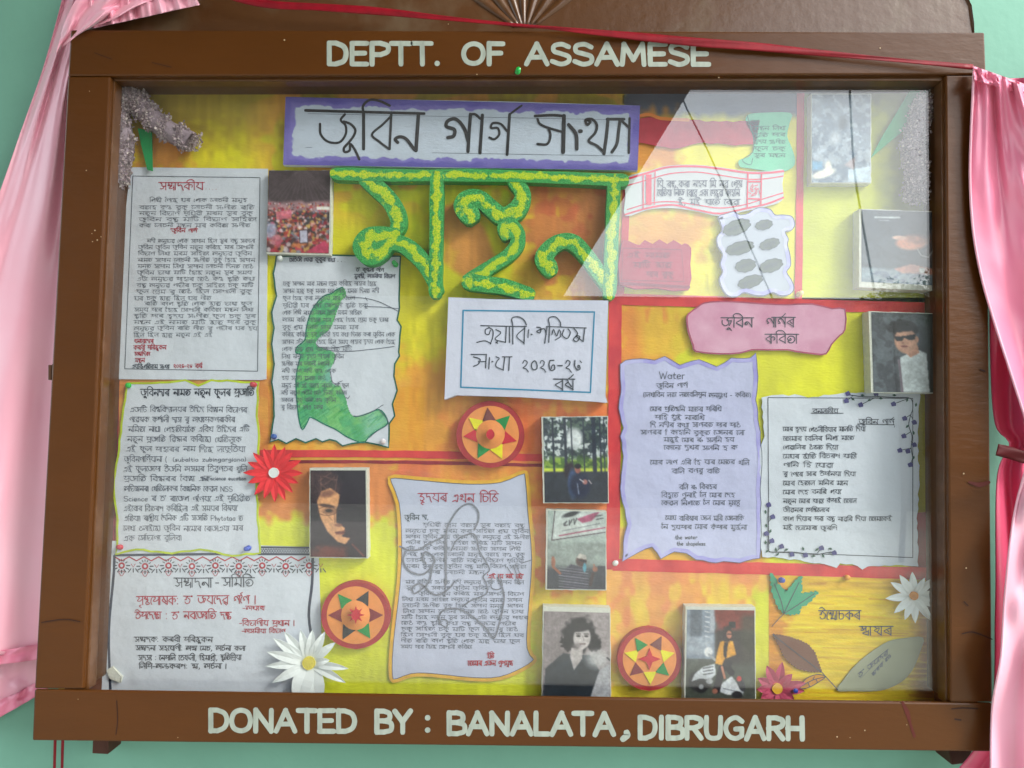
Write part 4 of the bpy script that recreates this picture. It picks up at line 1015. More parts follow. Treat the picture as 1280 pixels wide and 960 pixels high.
mb.build('title_writing', M_marker, t)
mb = MB(); mb.ribbon([(385, 142), (780, 150)], .5, YB - .0005, caps=False); mb.ribbon([(382, 184), (390, 184.5)], .5, YB - .0005); mb.ribbon([(540, 191), (780, 195)], .5, YB - .0005, caps=False); mb.build('pencil_guideline', M_inkg, t)

# white wrapped box label
YX = -.021
t = thing('wrapped_label', 658, 500, YX, 'thick white paper wrapped label with blue ruled rectangle, centre of the board', 'label')
mb = MB(); mb.prism([(561, 372), (620, 374), (690, 375), (760, 376), (759, 430), (757, 495), (759, 503), (748, 502), (650, 496), (570, 494), (556, 499), (558, 440)], YX, -.001)
mb.build('wrapped_block', mat('wrapping_paper', (186, 190, 208), .6, .06, 7, bump=.005, bscale=18), t, bevel=.0016)
mb = MB()
for q in ([(579, 388), (743, 390)], [(743, 390), (738, 490.5)], [(738, 490.5), (576, 484)], [(576, 484), (579, 388)]): mb.ribbon(q, 1.8, YX - .0004)
mb.build('blue_frame', mat('blue_marker', (40, 128, 168), .5, .15, 60), t)
mb = MB(); Yk = YX - .0006
marker([(1.3, [(601, 407), (640, 408)]), (1.4, [(611, 410), (607, 412), (607, 417), (611, 418), (613, 413)]), (1.4, [(611, 409), (616, 413), (616, 421), (613, 430)]), (1.4, [(613, 429), (606, 426), (596, 428)]), (1.3, [(620, 412), (626, 416), (619, 424), (632, 428)]), (1.4, [(622, 427), (620, 428), (622, 429)]), (1.4, [(633, 408), (632, 428)]), (1.4, [(637, 408), (637, 428)]),
        (1.4, [(641, 430), (641, 408), (640, 398), (648, 396), (655, 400), (658, 406)]), (1.3, [(642, 408), (658, 408)]), (1.4, [(656, 408), (655, 430)]), (1.3, [(656, 410), (646, 420), (655, 429)]), (1.2, [(661, 412), (660, 422)]), (1.6, [(664, 418), (665, 418)]),
        (1.4, [(671, 409), (676, 410), (675, 416), (671, 414), (680, 411), (683, 418)]), (1.4, [(684, 408), (681, 429)]), (1.2, [(683, 408), (733, 410)]), (1.4, [(686, 428), (687, 408), (686, 398), (694, 396), (700, 402), (701, 408)]),
        (1.3, [(690, 418), (692, 412), (696, 420), (699, 412), (701, 420), (694, 425)]), (1.3, [(705, 412), (703, 419), (709, 423), (713, 416), (710, 411)]), (1.4, [(717, 410), (722, 417), (717, 424), (721, 427), (725, 421), (720, 420), (729, 427)]), (1.4, [(731, 410), (729, 427)]),
        (1.3, [(589, 443), (608, 443)]), (1.4, [(592, 446), (600, 449), (598, 455), (592, 458)]), (1.3, [(598, 452), (607, 452)]), (1.4, [(608, 443), (607, 460)]), (1.4, [(612, 447), (611, 461)]), (1.4, [(615, 452), (616, 452)]), (1.3, [(620, 446), (624, 448), (621, 452), (620, 458), (628, 462)]), (1.4, [(631, 446), (629, 463)]), (1.4, [(637, 446), (636, 463)]), (1.2, [(628, 446), (640, 446)])], Yk, mb)
text(mb, '২০২৫-২৬', 652, 449, 16, x1=728, w=1.4, y=Yk, jit=.5); text(mb, 'বৰ্ষ', 693, 474, 14, x1=718, w=1.5, y=Yk, jit=.5)
mb.build('writing', M_ink, t)

# big green foam letters
YL = -.020
def green_mat():
    m = bpy.data.materials.new('green_glitter_foam'); m.use_nodes = True; n = m.node_tree; L = n.links; b = n.nodes['Principled BSDF']
    at = n.nodes.new('ShaderNodeAttribute'); at.attribute_name = 'Col'
    gp = n.nodes.new('ShaderNodeNewGeometry')
    nz = n.nodes.new('ShaderNodeTexNoise'); nz.inputs['Scale'].default_value = 90; nz.inputs['Detail'].default_value = 6
    ns = n.nodes.new('ShaderNodeTexNoise'); ns.inputs['Scale'].default_value = 700; ns.inputs['Detail'].default_value = 3
    L.new(gp.outputs['Position'], nz.inputs['Vector']); L.new(gp.outputs['Position'], ns.inputs['Vector'])
    ad = n.nodes.new('ShaderNodeMath'); ad.operation = 'MULTIPLY_ADD'; ad.inputs[1].default_value = 2.4; L.new(nz.outputs['Fac'], ad.inputs[0]); L.new(at.outputs['Fac'], ad.inputs[2])
    mr_ = n.nodes.new('ShaderNodeMapRange'); mr_.inputs['From Min'].default_value = 1.66; mr_.inputs['From Max'].default_value = 1.90; L.new(ad.outputs[0], mr_.inputs['Value'])
    sp = n.nodes.new('ShaderNodeValToRGB'); sp.color_ramp.elements[0].position = .4; sp.color_ramp.elements[0].color = (*lin((10, 116, 48)), 1)
    sp.color_ramp.elements[1].position = .72; sp.color_ramp.elements[1].color = (*lin((70, 178, 92)), 1); L.new(ns.outputs['Fac'], sp.inputs[0])
    ye = n.nodes.new('ShaderNodeValToRGB'); ye.color_ramp.elements[0].position = .35; ye.color_ramp.elements[0].color = (*lin((96, 170, 24)), 1)
    ye.color_ramp.elements[1].position = .6; ye.color_ramp.elements[1].color = (*lin((190, 196, 16)), 1); L.new(ns.outputs['Fac'], ye.inputs[0])
    mx = n.nodes.new('ShaderNodeMixRGB'); L.new(mr_.outputs[0], mx.inputs['Fac']); L.new(sp.outputs[0], mx.inputs['Color1']); L.new(ye.outputs[0], mx.inputs['Color2'])
    L.new(mx.outputs[0], b.inputs['Base Color']); b.inputs['Roughness'].default_value = .55
    bp = n.nodes.new('ShaderNodeBump'); bp.inputs['Distance'].default_value = .0012; L.new(ns.outputs['Fac'], bp.inputs['Height']); L.new(bp.outputs[0], b.inputs['Normal'])
    return m
M_green = green_mat()
t = thing('title_letters', 597, 368, YL, 'big green and yellow glitter foam letters hanging from one head bar', 'letters')
def foam(name, strokes, y=YL):
    mb = MB()
    for k, (q, w_) in enumerate(strokes): mb.ribbon(q, np.array([q_ * 1.3 * rnd.uniform(.95, 1.06) for q_ in w_]) if np.ndim(w_) else np.array([w_ * 1.2 * rnd.uniform(.93, 1.07) for _ in range(14)]), y - k * .0006, n=6 if len(q) > 2 else 0, yb=-.004, caps=True)
    mb.build(name, M_green, t, usecol=True)
foam('head_bar', [([(420, 217), (500, 219), (600, 219), (700, 222), (778, 225)], 13)])
foam('letter', [([(457, 226), (470, 234), (485, 248), (495, 264), (498, 280), (490, 296)], [13, 17, 16, 17, 16, 12]), ([(492, 292), (478, 294), (462, 297), (455, 308), (462, 318), (474, 317), (486, 304), (500, 304), (516, 314), (532, 332), (546, 360)], [12, 18, 20, 22, 20, 16, 15, 16, 17, 16, 13]), ([(546, 222), (545, 300), (544, 364)], 14)], YL + .0008)
foam('letter', [([(586, 266), (580, 256), (586, 247), (600, 248), (614, 260), (628, 270), (644, 264), (653, 250), (652, 238), (642, 226)], [20, 20, 16, 15, 16, 18, 18, 17, 15, 12]), ([(632, 292), (630, 284), (640, 282), (647, 292), (646, 306), (634, 320), (612, 334), (590, 350)], [12, 13, 12, 14, 14, 13, 13, 16]), ([(588, 352), (606, 355), (630, 358), (660, 367)], [16, 15, 15, 14])], YL + .001)
foam('letter', [([(686, 334), (680, 322), (690, 308), (704, 301), (718, 304), (732, 318), (744, 334), (762, 360)], [17, 17, 16, 15, 16, 15, 15, 13]), ([(768, 226), (765, 300), (762, 366)], 14)], YL + .0008)

# ================================================================== TOP RIGHT CUTOUTS
YC = -.0028
t = page('banner_cutout', 885, 185, 'torn dark red banner strip above the border cloth cutout', 'paper cutout', wavy([(795, 150), (812, 146), (830, 149), (900, 152), (950, 150), (944, 180), (920, 182), (880, 178), (840, 186), (795, 178)], 1.2, 8, 3), YC, m=mat('dark_red_watercolour', (168, 52, 66), .6, .25, 40), part='painted_paper')
mb = MB(); mb.ribbon([(795, 146), (812, 143), (826, 148), (860, 150)], 4, YC - .0003, n=3); mb.build('torn_edge', mat('orange_torn_edge', (206, 120, 50), .6, .2, 40), t)
t = page('scroll_cutout', 966, 210, 'small mint green scroll shaped paper with faint writing, top right', 'paper cutout', smooth_pts([(934, 144), (950, 141), (988, 141), (987, 154), (984, 170), (990, 185), (994, 200), (990, 210), (972, 215), (935, 210), (925, 208), (924, 200), (936, 196), (943, 186), (940, 168), (933, 155)], 3, True), YC, m=mat('mint_scroll_paper', (92, 178, 140), .6, .15, 20), part='painted_paper')
mb = MB(); mb.ribbon([(934, 144), (938, 158), (942, 172), (941, 190), (928, 200), (938, 206), (941, 198)], .9, YC - .0004, n=4)
for k in range(5): text(mb, line_of(8), 943, 158 + k * 8.5, 4.4, x1=982, w=.7, y=YC - .0004)
mb.build('writing', mat('green_ink', (40, 110, 92), .6, .2, 60), t)
# gamosa style border banner
YG = -.0036
M_gam = mat('gamosa_white', (180, 184, 188), .65, .05, 20); M_gred = mat('gamosa_red', (206, 60, 84), .6, .2, 60)
t = page('border_banner', 880, 265, 'white waving cloth shaped paper with red borders and three written lines', 'paper cutout', smooth_pts([(783, 222), (810, 214), (835, 207), (870, 206), (900, 209), (935, 214), (960, 214), (979, 212), (978, 230), (978, 250), (958, 258), (930, 264), (900, 270), (870, 264), (840, 260), (810, 262), (782, 270), (782, 246)], 3, True), YG, m=M_gam, part='painted_paper')
mb = MB()
for q, w_ in (([(783, 224), (810, 216), (835, 209), (870, 208), (900, 211), (935, 216), (960, 216), (979, 214)], 2.6), ([(784, 232), (812, 224), (838, 217), (870, 215), (900, 219), (935, 224), (960, 223), (979, 220)], 1.4),
          ([(782, 268), (810, 260), (840, 256), (870, 262), (900, 267), (930, 261), (958, 255), (979, 247)], 2.4), ([(784, 262), (812, 254), (840, 252), (870, 256), (900, 260), (930, 256), (956, 248), (979, 241)], 1.4)):
    mb.ribbon(q, w_, YG - .0003, n=4)
for q, w_ in (([(804, 218), (804, 262)], 1.6), ([(811, 218), (811, 256)], 7), ([(819, 214), (818, 256)], 1.2), ([(935, 216), (934, 260)], 1.8), ([(952, 216), (951, 256)], 1.8), ([(935, 227), (952, 227)], 2), ([(935, 248), (951, 249)], 2)): mb.ribbon(q, w_, YG - .0006, caps=False)
for k in range(16):
    a = k * .79; rr = 2 + (k % 3) * 2; mb.ribbon([(943 + rr * math.cos(a), 238 + rr * math.sin(a)), (943 + (rr + 2) * math.cos(a + .5), 238 + (rr + 2) * math.sin(a + .5))], 1, YG - .0006)
mb.build('red_pattern', M_gred, t)
mb = MB()
text(mb, 'যি আৰম্ভ কৰা নহয় আমি নৱ শেষ', 822, 226, 8, x1=928, w=1.0, y=YG - .0006); text(mb, 'যেতিয়া নিজে বোৱে একা পেছুৱা কাহানি', 822, 237, 8, x1=925, w=1.0, y=YG - .0006); text(mb, 'ই, মই আধাতে বোৱা', 848, 249, 7, x1=925, w=1.0, y=YG - .0006)
mb.build('writing', M_inkg, t)
# red booklet shaped cutout
t = page('booklet_cutout', 820, 360, 'dark pink booklet shaped cutout with scalloped top edge', 'paper cutout', smooth_pts([(777, 306), (782, 300), (792, 304), (800, 306), (806, 300), (816, 305), (824, 299), (834, 305), (842, 300), (852, 306), (856, 304), (864, 310), (863, 330), (861, 362), (820, 360), (775, 356)], 2, True), -.0105, th=.0075, m=mat('dark_pink_paper', (160, 42, 66), .6, .15, 20), part='painted_paper')
mb = MB(); mb.ribbon([(779, 310), (852, 312), (855, 352), (777, 350)], 1, -.0109, closed=True, caps=False); mb.ribbon([(776, 354), (861, 359)], 3.4, -.0109)
for k, (xa, xb) in enumerate(((784, 838), (792, 840), (808, 842))): text(mb, line_of(8), xa, 316 + k * 12, 6, x1=xb, w=.9, y=-.0111)
mb.build('writing', mat('maroon_ink', (126, 40, 62), .6, .2, 60), t)
# cloud cutout with seven grey clouds
YQ = -.0060
cl = smooth_pts([(900, 278), (898, 270), (910, 266), (918, 264), (925, 268), (936, 266), (941, 262), (950, 259), (963, 261), (969, 268), (978, 268), (990, 270), (994, 280), (990, 288), (982, 290), (986, 298), (985, 306), (988, 318), (989, 332), (984, 340), (990, 350), (993, 360), (988, 368), (976, 370), (966, 366), (955, 370), (942, 369), (930, 366), (922, 371), (910, 370), (902, 360), (899, 348), (903, 340), (900, 330), (903, 318), (897, 308), (896, 296), (902, 288)], 3, True)
t = page('cloud_cutout', 945, 368, 'white cloud shaped cutout with lilac rim and seven small grey clouds', 'paper cutout', cl, YQ, th=.004, m=mat('cloud_paper', (166, 174, 188), .65, .08, 20), part='painted_paper')
mb = MB(); mb.ribbon(inset(cl, 3), 5.5, YQ - .0003, closed=True, caps=False); mb.build('lilac_rim', mat('lilac_rim_paint', (150, 150, 202), .6, .3, 30, col2=(190, 194, 220)), t)
mb = MB(); mb.ribbon(inset(cl, .5), .8, YQ - .0006, closed=True, caps=False)
M_gcl = mat('grey_cloud_paint', (92, 102, 96), .6, .15, 50); mo = mb
for cx, cy, rx, ry, an in ((921, 284, 18, 9, -.35), (955, 281, 11, 6, -.2), (925, 310, 18, 8, -.25), (962, 305, 13, 6.5, -.3), (932, 332, 13, 8, -.2), (964, 332, 15, 8, -.3), (938, 352, 16, 7.5, -.3)):
    q = []
    for k in range(33):
        a = k / 33 * 2 * math.pi; rr = 1 + .13 * abs(math.sin(a * 4.5)) - .08; x = rx * rr * math.cos(a); y = ry * rr * math.sin(a)
        q.append((cx + x * math.cos(an) - y * math.sin(an), cy + x * math.sin(an) + y * math.cos(an)))
    mg_ = MB(); mg_.poly(q, YQ - .0005); mg_.build('grey_cloud', M_gcl, t); mo.ribbon(q, .7, YQ - .0012, closed=True, caps=False)
    text(mo, rnd.choice(VOC), cx - rx * .6, cy - 2 + rx * .25, 4, x1=cx + rx * .6, y1=cy - 2 - rx * .2, w=.5, y=YQ - .0012)
mb.build('ink_lines', M_inkg, t)
# pink title cutout
YP = -.0050
ol = smooth_pts([(858, 400), (860, 392), (872, 383), (880, 378), (900, 376), (930, 377), (955, 379), (985, 380), (1015, 379), (1040, 385), (1057, 386), (1057, 412), (1050, 420), (1040, 431), (1033, 443), (1018, 443), (995, 440), (985, 438), (960, 438), (940, 438), (925, 442), (900, 443), (870, 440), (866, 432), (860, 415)], 2, True)
t = page('title_cutout', 955, 440, 'dusty pink torn title cutout with two handwritten lines', 'paper cutout', ol, YP, th=.003, m=mat('dusty_pink_paint', (182, 126, 152), .55, .2, 24, col2=(196, 150, 172)), part='painted_paper')
mb = MB(); mb.ribbon(inset(ol, .8), 1.8, YP - .0003, closed=True, caps=False); mb.build('painted_edge', mat('rose_edge_paint', (160, 70, 96), .6, .3, 40), t)
mb = MB(); text(mb, 'জুবিন গাৰ্গৰ', 902, 397, 12, x1=994, w=1.15, y=YP - .0005, jit=.7, gap=1.1); text(mb, 'কবিতা', 957, 418, 11, x1=998, w=1.2, y=YP - .0005, jit=.7)
mb.build('writing', M_ink, t)

# ================================================================== PHOTO PRINTS ON FOAM
def photo(x0, y0, x1, y1, paint, label, y=-.017, m=(2, 2, 2, 2), base=(60, 60, 64), warp=None, back=-.001, vis=None):
    t = thing('photo_print', (x0 + x1) / 2, y1, y, label, 'photo', 'photo prints mounted on foam')
    W_ = warp or [(x0, y0), (x1, y0), (x1, y1), (x0, y1)]
    c = np.array(W_, float).mean(0); off = [(-m[0], -m[1]), (m[2], -m[1]), (m[2], m[3]), (-m[0], m[3])]
    mb = MB(); mb.prism(wavy([(a_[0] + o_[0], a_[1] + o_[1]) for a_, o_ in zip(W_, off)], .35, 5, int(x0)), y, back)
    mb.build('foam_backing', M_foam, t)
    p = Pt(x0, y0, x1, y1, .8, base); paint(p, x0, y0, x1 - x0, (vis or y1) - y0); p.grain(.18, 1.8, 3); p.grain(.14, 5, 4); p.grain(.12, 17, 5); p.soften(1); p.build('print', y - .0004, M_print, t, warp=warp)
    return t
# crowd
def pc(p, x, y, w, h):
    p.area(x - 9, y - 9, x + w + 9, y + h * .42, 6, (66, 58, 62), 1)
    for i in range(14): p.line([(x + w * .55, y - 5), (x + w * (i / 13 * 1.3 - .15), y + h * .4)], 1.3, (100, 92, 96), .35)
    p.area(x - 9, y + h * .38, x + w + 9, y + h * .5, 4, (150, 120, 126), 1, 4)
    for i in range(620):
        v = rnd.random(); cy = y + h * (.4 + .6 * v); s_ = 1 + 2.2 * v
        p.ell(x + w * rnd.random(), cy, s_ * rnd.uniform(.6, 1.4), s_ * rnd.uniform(.6, 1.4), rnd.choice([(170, 70, 80), (196, 150, 150), (90, 50, 50), (150, 60, 40), (60, 44, 46), (180, 110, 70), (206, 196, 200), (110, 120, 140), (160, 40, 60), (190, 160, 90)]), .5, al=.8)
    p.poly([(x + 10, y + 52), (x + 30, y + 50), (x + 30, y + 60), (x + 12, y + 62)], (206, 110, 130), .8)
    p.ell(x + 5, y + 76, 7, 10, (150, 160, 190), .5, al=.8); p.ell(x + 12, y + 88, 7, 7, (180, 100, 120), .5, al=.7)
    p.poly([(x + w - 30, y + h), (x + w - 6, y + h - 16), (x + w, y + h - 10), (x + w, y + h)], (186, 70, 100)); p.area(x + w - 16, y + 45, x + w, y + 49, 1.5, (216, 216, 206))
    p.poly([(x + 40, y + 75), (x + 50, y + 74), (x + 51, y + 90), (x + 41, y + 91)], (176, 176, 196)); p.line([(x + 40, y + 75), (x + 50, y + 74), (x + 51, y + 90), (x + 41, y + 91), (x + 40, y + 75)], 1, (60, 50, 60))
photo(336, 213, 413, 316, pc, 'photo of a dense festival crowd, beside the editorial page', y=-.0125, m=(0, 0, 2, 2), warp=[(336, 213), (413, 213), (411, 317), (333, 315)])
# half lit face
def pf(p, x, y, w, h):
    sk = (204, 150, 106)
    p.ell(x + w * .12, y + h * .15, w * .35, h * .2, (62, 44, 48), .5, jag=.8); 
    for i in range(26): p.line([(x + w * rnd.uniform(0, .5), y + h * rnd.uniform(0, .3)), (x + w * rnd.uniform(.1, .5), y + h * rnd.uniform(.05, .35))], .9, rnd.choice([(116, 84, 74), (40, 26, 34), (150, 110, 90)]), .55)
    p.poly([(x + w * .12, y + h * .36), (x + w * .2, y + h * .24), (x + w * .36, y + h * .2), (x + w * .53, y + h * .28), (x + w * .5, y + h * .4), (x + w * .46, y + h * .46), (x + w * .47, y + h * .6), (x + w * .62, y + h * .66), (x + w * .6, y + h * .72), (x + w * .56, y + h * .76), (x + w * .72, y + h * .78), (x + w * .62, y + h * .85), (x + w * .48, y + h * .82), (x + w * .3, y + h * .7), (x + w * .18, y + h * .55)], sk, 1, 1)
    p.ell(x + w * .3, y + h * .27, w * .14, h * .04, (96, 60, 56), .8, -.2, al=.7); p.ell(x + w * .3, y + h * .41, w * .15, h * .02, (70, 44, 44), .5, .15)
    p.ell(x + w * .34, y + h * .47, w * .12, h * .035, (110, 72, 56), .8, al=.8); p.ell(x + w * .33, y + h * .465, w * .06, h * .018, (36, 24, 28), .5)
    p.line([(x + w * .15, y + h * .46), (x + w * .28, y + h * .5), (x + w * .4, y + h * .58)], 1, (130, 90, 66), .6)
    p.line([(x + w * .43, y + h * .47), (x + w * .44, y + h * .6)], 2, (120, 80, 62), .6); p.ell(x + w * .5, y + h * .63, w * .07, h * .02, (140, 90, 70), .6)
    p.poly([(x + w * .44, y + h * .71), (x + w * .63, y + h * .69), (x + w * .6, y + h * .735), (x + w * .46, y + h * .735)], (120, 58, 50)); p.line([(x + w * .45, y + h * .715), (x + w * .62, y + h * .71)], .8, (60, 30, 32))
    p.line([(x + w * (.3 + .17 * math.cos(a)), y + h * (.47 + .05 * math.sin(a))) for a in np.linspace(0, 6.3, 14)], .9, (96, 62, 48), .9); p.line([(x + w * .47, y + h * .45), (x + w * .56, y + h * .44)], .9, (80, 50, 44))
    p.ell(x + w * .35, y + h * .96, w * .3, h * .09, (110, 48, 40), .7, jag=.5, al=.8); p.line([(x + w * .75, y + h * .85), (x + w * .95, y + h * .98)], 2.4, (130, 60, 50), .6)
photo(389, 588, 457, 696, pf, 'dark photo of a half lit face with glasses, right of the red flower', base=(34, 26, 38), m=(1, 3, 2, 1), warp=[(388, 588), (457, 588), (458, 697), (388, 696)])
# man under trees
def pt_(p, x, y, w, h):
    p.area(x - 9, y - 9, x + w + 9, y + h * .62, 3, (196, 206, 208)); p.blot(9, .46, (70, 88, 80), .95, 4, (x - 9, y - 9, x + w + 9, y + h * .5, 8)); p.blot(4, .5, (40, 50, 60), .85, 7, (x - 9, y - 9, x + w + 9, y + h * .48, 6))
    p.ell(x + w * .48, y + h * .25, w * .13, h * .12, (206, 214, 218), .5); p.area(x - 9, y + h * .48, x + w + 9, y + h * .63, 3, (120, 148, 60), 1, 6); p.blot(5, .5, (60, 90, 44), .8, 9, (x, y + h * .45, x + w, y + h * .6, 4)); p.area(x - 9, y + h * .6, x + w + 9, y + h * .64, 2, (186, 200, 70))
    p.area(x - 9, y + h * .645, x + w + 9, y + h + 9, 3, (44, 48, 58))
    for tx, tw in ((.16, 2.5), (.35, 3.5), (.45, 1.6), (.64, 1.6), (.8, 5), (.9, 2), (.96, 1.4)): p.line([(x + w * (tx - .02), y), (x + w * tx, y + h * .66)], tw, (44, 50, 64))
    p.ell(x + w * .4, y + h * .63, w * .09, h * .1, (40, 30, 40), .5); p.ell(x + w * .45, y + h * .78, w * .08, h * .17, (58, 78, 116), .4); p.ell(x + w * .56, y + h * .8, w * .16, h * .15, (30, 36, 62), .4)
    p.ell(x + w * .53, y + h * .61, w * .045, h * .05, (150, 92, 84), .4); p.ell(x + w * .53, y + h * .575, w * .05, h * .03, (24, 22, 30), .4); p.ell(x + w * .64, y + h * .76, w * .04, h * .03, (160, 110, 104), .5); p.line([(x + w * .56, y + h * .73), (x + w * .62, y + h * .76)], 1.4, (190, 190, 196)); p.line([(x + w * .7, y + h * .74), (x + w * .74, y + h * .78)], 1.2, (180, 170, 170))
    p.line([(x + w * .52, y + h * .78), (x + w * .54, y + h * .9)], 1.4, (150, 160, 180), .7)
photo(681, 522, 760, 628, pt_, 'photo of a man crouching under tall trees, below the wrapped label', m=(2, 1, 1, 1), warp=[(679, 522), (759, 521), (760, 628), (681, 628)])
# striped shirt
def ps(p, x, y, w, h):
    p.area(x - 9, y - 9, x + w + 9, y + h * .4, 4, (150, 164, 160)); p.poly([(x + w * .1, y), (x + w, y), (x + w, y + h * .27), (x + w * .08, y + h * .38)], (176, 186, 184)); p.line([(x + w * .12, y), (x + w * .07, y + h * .38), (x + w, y + h * .26)], 1.3, (70, 62, 70))
    p.line([(x + w * .2, y + h * .32), (x + w, y + h * .2)], 1.6, (150, 60, 90), .9)
    p.ell(x + w * .4, y + h * .04, w * .15, h * .03, (40, 40, 48), .5, -.3); p.poly([(x + w * .5, y + h * .1), (x + w * .78, y + h * .02), (x + w * .9, y), (x + w * .76, y + h * .12), (x + w * .6, y + h * .15)], (150, 60, 96), .9)
    for q in ([(.27, .17), (.33, .13), (.28, .19), (.34, .18)], [(.37, .12), (.37, .18), (.42, .11)], [(.45, .1), (.46, .17), (.5, .09)], [(.82, .06), (.94, .04)], [(.84, .1), (.96, .08)]): p.line([(x + w * a_, y + h * b_) for a_, b_ in q], 1.2, (50, 46, 56), .9)
    p.line([(x + w * .24, y + h * .26), (x + w * .9, y + h * .15)], .9, (80, 80, 90), .7)
    p.area(x - 9, y + h * .72, x + w + 9, y + h + 9, 8, (54, 58, 66)); p.poly([(x + w * .86, y + h * .7), (x + w, y + h * .7), (x + w, y + h), (x + w * .8, y + h)], (46, 50, 60))
    p.poly([(x + w * .26, y + h * .78), (x + w * .4, y + h * .68), (x + w * .6, y + h * .72), (x + w * .72, y + h * .9), (x + w * .68, y + h), (x + w * .26, y + h), (x + w * .3, y + h * .86), (x + w * .15, y + h * .8)], (56, 56, 70))
    for k in range(9): p.line([(x + w * .2, y + h * (.72 + k * .035)), (x + w * .7, y + h * (.76 + k * .035))], .8, (170, 176, 186), .75 if k % 2 else .4)
    p.ell(x + w * .58, y + h * .64, w * .09, h * .07, (70, 48, 46), .4); p.poly([(x + w * .5, y + h * .6), (x + w * .55, y + h * .54), (x + w * .66, y + h * .56), (x + w * .68, y + h * .62)], (180, 176, 170)); p.line([(x + w * .55, y + h * .63), (x + w * .66, y + h * .64)], 2, (24, 22, 28)); p.ell(x + w * .64, y + h * .72, w * .03, h * .06, (80, 150, 170), .4)
    p.ell(x + w * .1, y + h * .66, w * .035, h * .07, (150, 96, 74), .4); p.line([(x + w * .09, y + h * .6), (x + w * .1, y + h * .72), (x + w * .22, y + h * .8)], 3, (140, 88, 66)); p.ell(x + w * .82, y + h * .74, w * .045, h * .035, (140, 92, 74), .4); p.line([(x + w * .81, y + h * .74), (x + w * .8, y + h * .68)], 1.8, (150, 100, 80)); p.line([(x + w * .78, y + h * .8), (x + w * .74, y + h * .94)], 4, (60, 44, 44))
photo(685, 639, 757, 736, ps, 'photo of a man in striped shirt and cap under a painted sign', m=(2, 1, 1, 1), base=(128, 140, 136), warp=[(685, 638), (757, 640), (757, 737), (684, 736)])
# black and white portrait
def pb(p, x, y, w, h):
    for k in range(9): p.line([(x + w * k / 8, y), (x + w * k / 8, y + h)], .8, (110, 104, 106), .5)
    p.area(x + w * .62, y - 9, x + w + 9, y + h, 6, (150, 142, 144), .8)
    p.ell(x + w * .55, y + h * .27, w * .25, h * .2, (30, 30, 34), .25, jag=.5, seed=4); p.ell(x + w * .38, y + h * .36, w * .12, h * .1, (30, 30, 34), .3, jag=.5); p.ell(x + w * .76, y + h * .36, w * .1, h * .1, (30, 30, 34), .3, jag=.4)
    p.poly([(x + w * .04, y + h * .66), (x + w * .3, y + h * .48), (x + w * .45, y + h * .5), (x + w * .7, y + h * .5), (x + w * .86, y + h * .7), (x + w * .75, y + h), (x, y + h)], (40, 48, 56)); p.poly([(x + w * .42, y + h * .42), (x + w * .6, y + h * .42), (x + w * .58, y + h * .55), (x + w * .46, y + h * .68), (x + w * .4, y + h * .52)], (164, 158, 158))
    p.ell(x + w * .58, y + h * .3, w * .13, h * .135, (182, 176, 176), .18, .12); p.ell(x + w * .5, y + h * .4, w * .07, h * .04, (110, 104, 106), .8, al=.7)
    for dx in (-.06, .06): p.ell(x + w * (.585 + dx), y + h * .28, w * .032, h * .012, (40, 38, 40), .5); p.line([(x + w * (.55 + dx), y + h * .255), (x + w * (.62 + dx), y + h * .255)], 1, (54, 50, 52))
    p.line([(x + w * .59, y + h * .28), (x + w * .61, y + h * .335)], 1, (130, 124, 124)); p.line([(x + w * .55, y + h * .372), (x + w * .63, y + h * .37)], 1.4, (90, 70, 72)); p.ell(x + w * .55, y + h * .18, w * .18, h * .05, (34, 34, 38), .4, -.15)
    p.ell(x + w * .8, y + h * .55, w * .16, h * .1, (180, 182, 184), .9, al=.8); p.poly([(x + w * .84, y + h * .68), (x + w, y + h * .6), (x + w, y + h), (x + w * .7, y + h)], (170, 172, 178)); p.line([(x + w * .96, y + h * .53), (x + w, y + h * .56)], 2, (60, 60, 66))
photo(680, 764, 762, 884, pb, 'black and white portrait with long curly hair, lowest of the central photo column', m=(1, 6, 1, 1), base=(128, 120, 122), vis=872, warp=[(680, 764), (762, 766), (763, 884), (678, 884)])
